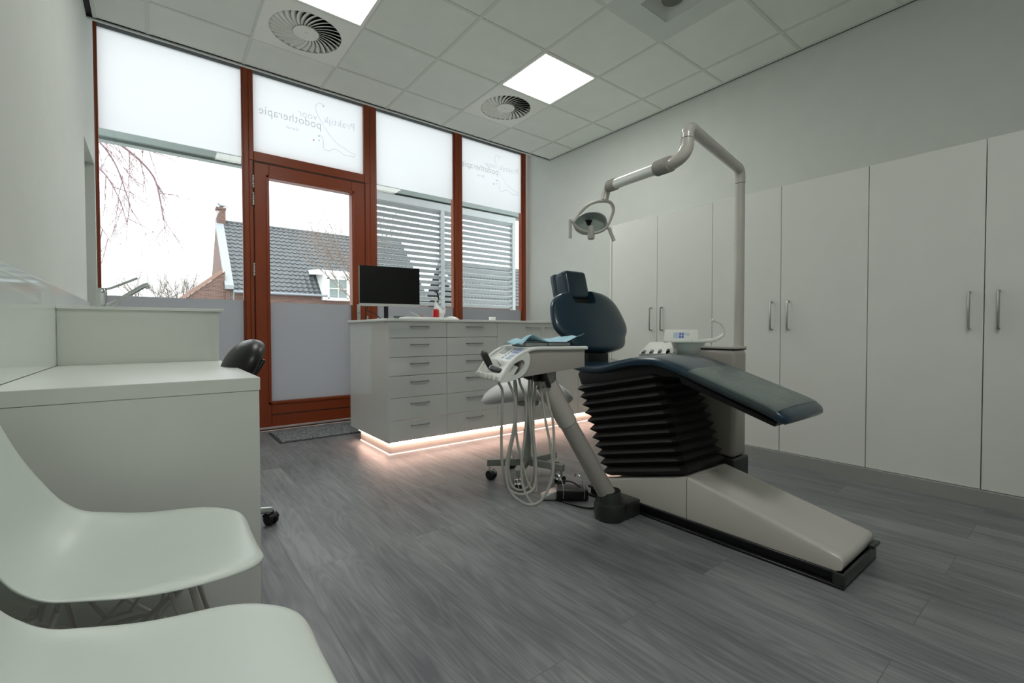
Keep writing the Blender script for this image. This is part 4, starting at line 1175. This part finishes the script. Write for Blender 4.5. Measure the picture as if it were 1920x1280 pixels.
for qq in (0.0, 0.33):
    P = smooth_path([(-.010, qq, .694), (.012, qq, .724), (.038, qq, .762), (.075, qq, .797), (.115, qq, .8185), (.165, qq, .8285), (.28, qq, .8285), (.405, qq, .8285)], 5)
    tube(q, [TX @ p for p in P], 0.0085, 10, flat=0.9)
    # flat cheek with an oval opening
    out_ = smooth_path([(-.010, 0, .692), (.012, 0, .724), (.038, 0, .762), (.075, 0, .797), (.110, 0, .8165), (.125, 0, .80), (.122, 0, .76), (.100, 0, .722), (.060, 0, .700), (.025, 0, .692)], 6, closed=True)
    cp_, n_ = Vector((.066, 0, .748)), len(out_)
    inn = []
    for v in out_:
        an = math.atan2(v.z-cp_.z, v.x-cp_.x); ca, sa = math.cos(an-.72), math.sin(an-.72)
        r_ = 1/math.sqrt((ca/.044)**2+(sa/.0215)**2)
        inn.append(Vector((cp_.x+r_*math.cos(an), 0, cp_.z+r_*math.sin(an))))
    def ring(L_, y): return [TX @ Vector((v.x, y, v.z)) for v in L_]
    loft(q, [ring(out_, qq-.006), ring(out_, qq+.006), ring(inn, qq+.006), ring(inn, qq-.006)], cap=False, closed_v=True)
obj('side_rim', q, 'unitw', t)
q = nbm(); bx(q, -.012, .016, 0, .33, .689, .699, .003, 2, TX)
for k in range(6):
    bx(q, -.018, .022, .004+k*.0575, .036+k*.0575, .690, .714, .005, 2, TX)
obj('instrument_holder', q, 'unitw', t)
HO = [[(-2.769, -2.718, 0.707), (-2.777, -2.687, 0.682), (-2.76, -2.688, 0.638), (-2.76, -2.68, 0.468), (-2.753, -2.677, 0.316), (-2.734, -2.682, 0.23), (-2.695, -2.7, 0.194), (-2.642, -2.716, 0.189), (-2.602, -2.721, 0.227), (-2.589, -2.702, 0.376), (-2.593, -2.681, 0.543), (-2.588, -2.683, 0.70)],
[(-2.736, -2.705, 0.704), (-2.738, -2.704, 0.685), (-2.711, -2.714, 0.604), (-2.719, -2.712, 0.484), (-2.742, -2.697, 0.356), (-2.747, -2.695, 0.28), (-2.73, -2.711, 0.204), (-2.666, -2.749, 0.152), (-2.61, -2.78, 0.176), (-2.569, -2.796, 0.27), (-2.559, -2.776, 0.382), (-2.566, -2.741, 0.531), (-2.568, -2.711, 0.70)],
[(-2.701, -2.694, 0.715), (-2.694, -2.688, 0.676), (-2.683, -2.686, 0.567), (-2.679, -2.68, 0.457), (-2.657, -2.687, 0.339), (-2.626, -2.702, 0.22), (-2.596, -2.714, 0.185), (-2.585, -2.709, 0.227), (-2.591, -2.687, 0.4), (-2.602, -2.674, 0.557), (-2.597, -2.675, 0.71)],
[(-2.668, -2.682, 0.715), (-2.656, -2.679, 0.673), (-2.631, -2.689, 0.593), (-2.634, -2.69, 0.453), (-2.656, -2.689, 0.325), (-2.66, -2.701, 0.226), (-2.639, -2.732, 0.152), (-2.61, -2.755, 0.148), (-2.572, -2.783, 0.23), (-2.555, -2.792, 0.344), (-2.55, -2.78, 0.497), (-2.555, -2.761, 0.564), (-2.563, -2.727, 0.70)],
[(-2.637, -2.605, 0.715), (-2.626, -2.615, 0.636), (-2.633, -2.615, 0.464), (-2.658, -2.599, 0.317), (-2.655, -2.603, 0.219), (-2.629, -2.625, 0.175), (-2.59, -2.655, 0.19), (-2.566, -2.672, 0.268), (-2.567, -2.666, 0.464), (-2.563, -2.676, 0.70)]]
for h in HO:
    q = nbm(); tube(q, smooth_path(h, 6), 0.0058, 10); obj('hose', q, 'hose', t)
q = nbm()
for p in ((-2.585, -2.709, .69), (-2.563, -2.727, .69), (-2.60, -2.66, .70), (-2.62, -2.70, .70)): bx(q, p[0]-.012, p[0]+.012, p[1]-.012, p[1]+.012, p[2]-.012, p[2]+.03, .003, 1)
tube(q, [(-2.578, -2.755, .715), (-2.560, -2.768, .655)], 0.009, 10)
obj('hose_connector', q, 'blackp', t)
# what lies on the tray
q = nbm(); bx(q, .150, .262, .10, .27, .8345, .852, .003, 1, TX)
t1 = tag(obj('instrument_case', q, 'greybox'), 'front flat grey case under the blue paper on the instrument tray', 'case', 'flat grey cases')
q = nbm(); bx(q, .264, .378, .10, .27, .8345, .852, .003, 1, TX)
tag(obj('instrument_case', q, 'greybox'), 'rear flat grey case under the blue paper, nearer the chair back', 'case', 'flat grey cases')
q = nbm(); G = []; nx, ny = 24, 12
for i in range(nx+1):
    row = []
    for j in range(ny+1):
        u, v = i/nx, j/ny
        p = .112+u*.315; qq = .055+v*.25
        z = .8575+.006*math.sin(u*9+v*3)+.005*math.sin(v*11-u*4)
        ed = max(0, 1-v/0.30)                      # near edge: lifted wave then dips over the case
        z += ed*(.016*math.sin(u*PI*1.9+0.2)*(1 if u < .55 else .35))
        z += .030*max(0, (u-.62)/.38)**1.3*(1-.3*v)
        z -= .018*max(0, 1-u/.16)**1.5*(1-0.2*v) - .012*math.exp(-((u-.17)/.08)**2)
        z += .010*math.exp(-((u-.60)/.05)**2)*(-1)*(1-v)
        row.append(q.verts.new(TX @ Vector((p, qq, max(z, .8555 if u > .1 else .842)))))
    G.append(row)
for i in range(nx):
    for j in range(ny): q.faces.new((G[i][j], G[i+1][j], G[i+1][j+1], G[i][j+1]))
tag(obj('paper_napkin', q, 'blue', ang=180, solid=0.0008), 'crumpled pale blue paper sheet on top of the instrument tray', 'paper napkin')
t = thing('curing_light', 'black bent handheld instrument lying across the front of the instrument tray', 'handpiece', (-2.737, -2.577, 0.72))
q = nbm(); tube(q, [(-2.735, -2.507, .806), (-2.7345, -2.512, .800), (-2.736, -2.53, .781), (-2.737, -2.572, .738)], [0.012, 0.0165, 0.0165, 0.014], 16); obj('grip', q, 'blackp', t)
q = nbm(); tube(q, [(-2.737, -2.572, .738), (-2.739, -2.59, .735), (-2.752, -2.672, .727), (-2.7535, -2.682, .726)], [0.013, 0.0145, 0.0145, 0.012], 16); obj('barrel', q, 'blackp', t)
q = nbm(); lathe(q, [(0.0146, -.003), (0.0160, -.002), (0.0160, .002), (0.0146, .003)], 18, (-2.7375, -2.580, .737), (-0.1, -1, -.08)); obj('steel_ring', q, 'steel', t)
q = nbm(); lathe(q, [(0, 0), (0.0125, 0), (0.010, .006), (0, .007)], 16, (-2.735, -2.507, .806), (0, .55, .6)); obj('end_cap', q, 'rubber', t)
q = nbm(); prism(q, [(-.003, 0), (.003, 0), (.0045, .05), (0, .075)], 'x', -.0008, .0008, xf=Matrix.Translation((-2.735, -2.668, .733)) @ Matrix.Rotation(math.radians(-52), 4, 'X'))
for v in q.verts: v.co = v.co
tag(obj('steel_probe', q, 'steel'), 'small pointed steel tool beside the black handheld instrument', 'probe')

# =================================================================== CUSPIDOR COLUMN
t = thing('cuspidor_unit', 'cream spittoon column behind the dental chair with pale bowl and key panel', 'spittoon unit', (-1.50, -2.98, 0))
q = nbm(); bx(q, -1.574, -1.436, -3.102, -2.88, 0.24, 0.806, 0.028, 5); obj('column', q, 'creamd', t)
q = nbm(); bx(q, -1.60, -1.428, -3.112, -2.84, 0.0, 0.242, 0.012, 3); obj('column_foot', q, 'skirt', t)
q = nbm(); bx(q, -1.574, -1.436, -3.102, -2.88, 0.809, 0.822, 0.005, 2); obj('column_lid', q, 'cream', t)
q = nbm(); bx(q, -1.570, -1.440, -3.098, -2.884, 0.804, 0.8105); obj('lid_joint', q, 'black', t)
q = nbm(); bx(q, -1.60, -1.46, -2.90, -2.66, 0.20, 0.735, 0.03, 4); obj('bowl_housing', q, 'creamd', t)
bo = (-1.565, -2.835, 0)
q = nbm(); lathe(q, [(0.0, .752), (0.045, .752), (0.070, .775), (0.082, .812), (0.090, .836), (0.094, .842), (0.090, .846), (0.080, .838), (0.055, .806), (0.02, .795), (0, .795)], 40, bo); obj('bowl', q, 'bowl', t)
q = nbm(); lathe(q, [(0, .73), (0.05, .73), (0.045, .755), (0, .755)], 28, bo); obj('bowl_base', q, 'black', t)
q = nbm(); tube(q, smooth_path([(-1.575, -2.867, .842), (-1.51, -2.91, .848), (-1.466, -2.944, .856), (-1.436, -2.966, .879), (-1.432, -2.969, .905), (-1.441, -2.961, .943), (-1.474, -2.934, .964)], 6), [0.012]*13+[0.0095]*12+[0.0075]*12, 14)
sphere(q, (-1.476, -2.932, .962), 0.0105, 12, 8); obj('cup_filler', q, 'unitw', t)
q = nbm()
A, B, C_, D_ = (Vector(v) for v in ((-1.616, -2.537, .766), (-1.592, -2.759, .780), (-1.475, -2.683, .841), (-1.458, -2.506, .838)))
def quad_slab(q, A, B, C_, D_, th, bev=0.004):
    n = (B-A).cross(D_-A).normalized()
    if n.z < 0: n = -n
    t_ = bmesh.new(); T_ = [t_.verts.new(v) for v in (A, B, C_, D_)]; U_ = [t_.verts.new(v-n*th) for v in (A, B, C_, D_)]
    t_.faces.new(T_); t_.faces.new(list(reversed(U_)))
    for i in range(4): t_.faces.new((T_[i], U_[i], U_[(i+1) % 4], T_[(i+1) % 4]))
    bmesh.ops.recalc_face_normals(t_, faces=list(t_.faces))
    if bev: bmesh.ops.bevel(t_, geom=list(t_.edges), offset=bev, segments=2, profile=.6, affect='EDGES')
    merge(q, t_); return n
nW = quad_slab(q, A, B, C_, D_, 0.045, 0.006)
bx(q, -1.53, -1.47, -2.74, -2.66, .70, .80, .008, 2)
hb = obj('assistant_holder', q, 'unitw', t)
for k in range(4):
    f = .14+.24*k
    p0 = A.lerp(B, f)+nW*0.001; dirn = (D_.lerp(C_, f)-A.lerp(B, f)).normalized()
    q = nbm(); tube(q, [p0+dirn*.002, p0+dirn*.030, p0+dirn*.042], [.0125, .0115, .003], 14, flat=.9)
    obj('holder_slot', q, 'blackp' if k == 3 else 'printg', hb)
q = nbm(); P4 = [Vector(v) for v in ((-1.495, -2.630, .842), (-1.385, -2.793, .840), (-1.327, -2.759, .913), (-1.433, -2.599, .914))]
nP = quad_slab(q, *P4, 0.012, 0.003); kp = obj('key_panel', q, 'unitw', t)
ex_ = (P4[1]-P4[0]); ey_ = (P4[3]-P4[0])
for g, (u0, v0, nx, ny, du, dv, m) in enumerate(((.27, .28, 3, 3, .052, .16, 'key2'), (.435, .28, 2, 2, .075, .24, 'keyb'), (.61, .50, 3, 2, .047, .13, 'key2'))):
    for i in range(nx):
        for j in range(ny):
            o_ = P4[0]+ex_*(u0+i*du)+ey_*(v0+j*dv)+nP*0.0012
            q = nbm(); quad_slab(q, o_, o_+ex_*du*.86, o_+ex_*du*.86+ey_*dv*.86, o_+ey_*dv*.86, 0.001, 0)
            obj('key', q, m, kp)

# =================================================================== OPERATING LAMP
t = thing('operating_lamp', 'white dental operating lamp on a tall jointed pole arm', 'dental lamp', (-1.463, -3.07, 0.822))
q = nbm(); tube(q, [(-1.463, -3.07, .8225), (-1.463, -3.07, 1.685)], 0.0245, 24); obj('pole', q, 'cream', t)
q = nbm(); P = smooth_path([(-1.463, -3.07, 1.688), (-1.464, -3.07, 1.72), (-1.472, -3.0714, 1.748), (-1.495, -3.075, 1.760), (-1.55, -3.084, 1.761), (-1.8, -3.125, 1.762), (-2.08, -3.170, 1.763), (-2.128, -3.178, 1.758), (-2.152, -3.182, 1.738), (-2.158, -3.183, 1.708)], 6)
tube(q, P, 0.0255, 20); obj('upper_arm', q, 'cream', t)
q = nbm(); P = smooth_path([(-2.158, -3.183, 1.706), (-2.162, -3.182, 1.67), (-2.172, -3.168, 1.638), (-2.176, -3.135, 1.622), (-2.168, -3.095, 1.622)], 6)
tube(q, P, 0.0265, 20); obj('elbow', q, 'cream', t)
E0 = Vector((-2.172, -3.105, 1.622)); E1 = Vector((-2.010, -2.640, 1.676)); dE = E1-E0
def ribbed(a, b_, r, n):
    q = nbm(); P = []; R = []
    for k in range(2*n+1):
        P.append(a.lerp(b_, k/(2*n))); R.append(r if k % 2 else r*0.9)
    tube(q, P, R, 20); return q
obj('spring_joint', ribbed(E0-dE*.03, E0+dE*.17, 0.0345, 8), 'creamd', t)
q = nbm(); tube(q, [E0+dE*.12, E0+dE*.93], 0.0255, 24); obj('lower_arm', q, 'unitw', t)
obj('front_joint', ribbed(E0+dE*.86, E0+dE*1.01, 0.031, 5), 'creamd', t)
q = nbm(); tube(q, smooth_path([E1-dE*.02, E1+Vector((.004, .012, -.004)), E1+Vector((-.001, .022, -.03)), E1+Vector((-.012, .026, -.075))], 5), 0.0205, 18); obj('drop_tube', q, 'cream', t)
LC = Vector((-2.076, -2.577, 1.511)); rv = Vector((.789, -.615, 0)); uv = Vector((0, 0, 1)); vv = Vector((-.615, -.789, 0))   # vv: towards the room
hoop = [(.066, .089), (.025, .085), (-.014, .071), (-.050, .042), (-.075, .012), (-.097, -.029), (-.057, -.066), (0, -.080), (.040, -.074), (.076, -.050), (.104, .005), (.114, .048), (.098, .080)]
q = nbm(); tube(q, smooth_path([LC+rv*a+uv*b_ for a, b_ in hoop], 5, closed=True), 0.0085, 12, closed=True, flat=1.3); obj('yoke_hoop', q, 'cream', t)
nD = (vv*.50+uv*-.87).normalized(); DC = LC+rv*-.009+uv*-.030
q = nbm(); lathe(q, [(0, -.034), (.03, -.031), (.062, -.020), (.084, -.002), (.088, .002), (.086, .004), (.060, -.014), (.03, -.026), (0, -.029)], 36, DC, nD); rf = obj('reflector', q, 'dish', t)
q = nbm(); lathe(q, [(.080, -.004), (.0885, .0), (.0885, .004), (.080, .002), (.080, -.004)], 36, DC, nD, cap=False); obj('reflector_rim', q, 'unitw', t)
q = nbm(); lathe(q, [(0, -.004), (.018, -.004), (.017, .002), (.008, .022), (0, .024)], 20, DC+uv*.012+rv*-.008, (0, 0, -1)); obj('bulb_mount', q, 'black', t)
q = nbm(); lathe(q, [(0, .0), (.016, .0), (.019, .02), (.019, .066), (.016, .07), (0, .062)], 22, DC+uv*-.014+rv*.004, (0, 0, -1)); obj('lamp_cap', q, 'cream', t)
for (x0, z0, x1, z1, px, pz) in ((-.117, -.010, -.117, -.108, -.092, -.024), (.090, -.052, .118, -.124, .072, -.052)):
    q = nbm(); tube(q, [LC+rv*x0+uv*z0, LC+rv*x1+uv*z1], 0.0095, 14, flat=.8); tube(q, [LC+rv*px+uv*pz, LC+rv*x0+uv*(z0-.006)], .0075, 10)
    obj('handle', q, 'cream', t)

# =================================================================== FOOT CONTROL
t = thing('foot_control', 'black dental foot control on the floor beside the console foot', 'foot pedal', (-2.17, -2.50, 0))
FX = Matrix.Translation((-2.17, -2.52, 0)) @ Matrix.Rotation(math.radians(-38), 4, 'Z')
q = nbm(); bx(q, -.085, .085, -.05, .06, .004, .062, .012, 3, FX); obj('housing', q, 'blackp', t)
q = nbm(); prism(q, [(-.083, .050), (-.165, .014), (-.165, .004), (-.083, .004)], 'y', -.03, .05, 0.003, 1, FX); obj('pedal', q, 'silver', t)
q = nbm()
for x in (-.05, .06):
    tube(q, smooth_path([FX @ Vector((x, -.052, .02)), FX @ Vector((x, -.055, .07)), FX @ Vector((x-.012, -.02, .118)), FX @ Vector((x-.03, .03, .128)), FX @ Vector((x-.035, .058, .10))], 5), 0.0035, 8)
obj('carrying_wire', q, 'chrome', t)
q = nbm(); tube(q, smooth_path([FX @ Vector((.05, .0, .06)), FX @ Vector((.0, .02, .085)), FX @ Vector((-.06, .05, .075)), FX @ Vector((-.09, .06, .03)), FX @ Vector((-.13, .02, .006)), (-2.22, -2.66, .006), (-2.16, -2.70, .008)], 6), 0.0045, 8); obj('cable', q, 'blackp', t)
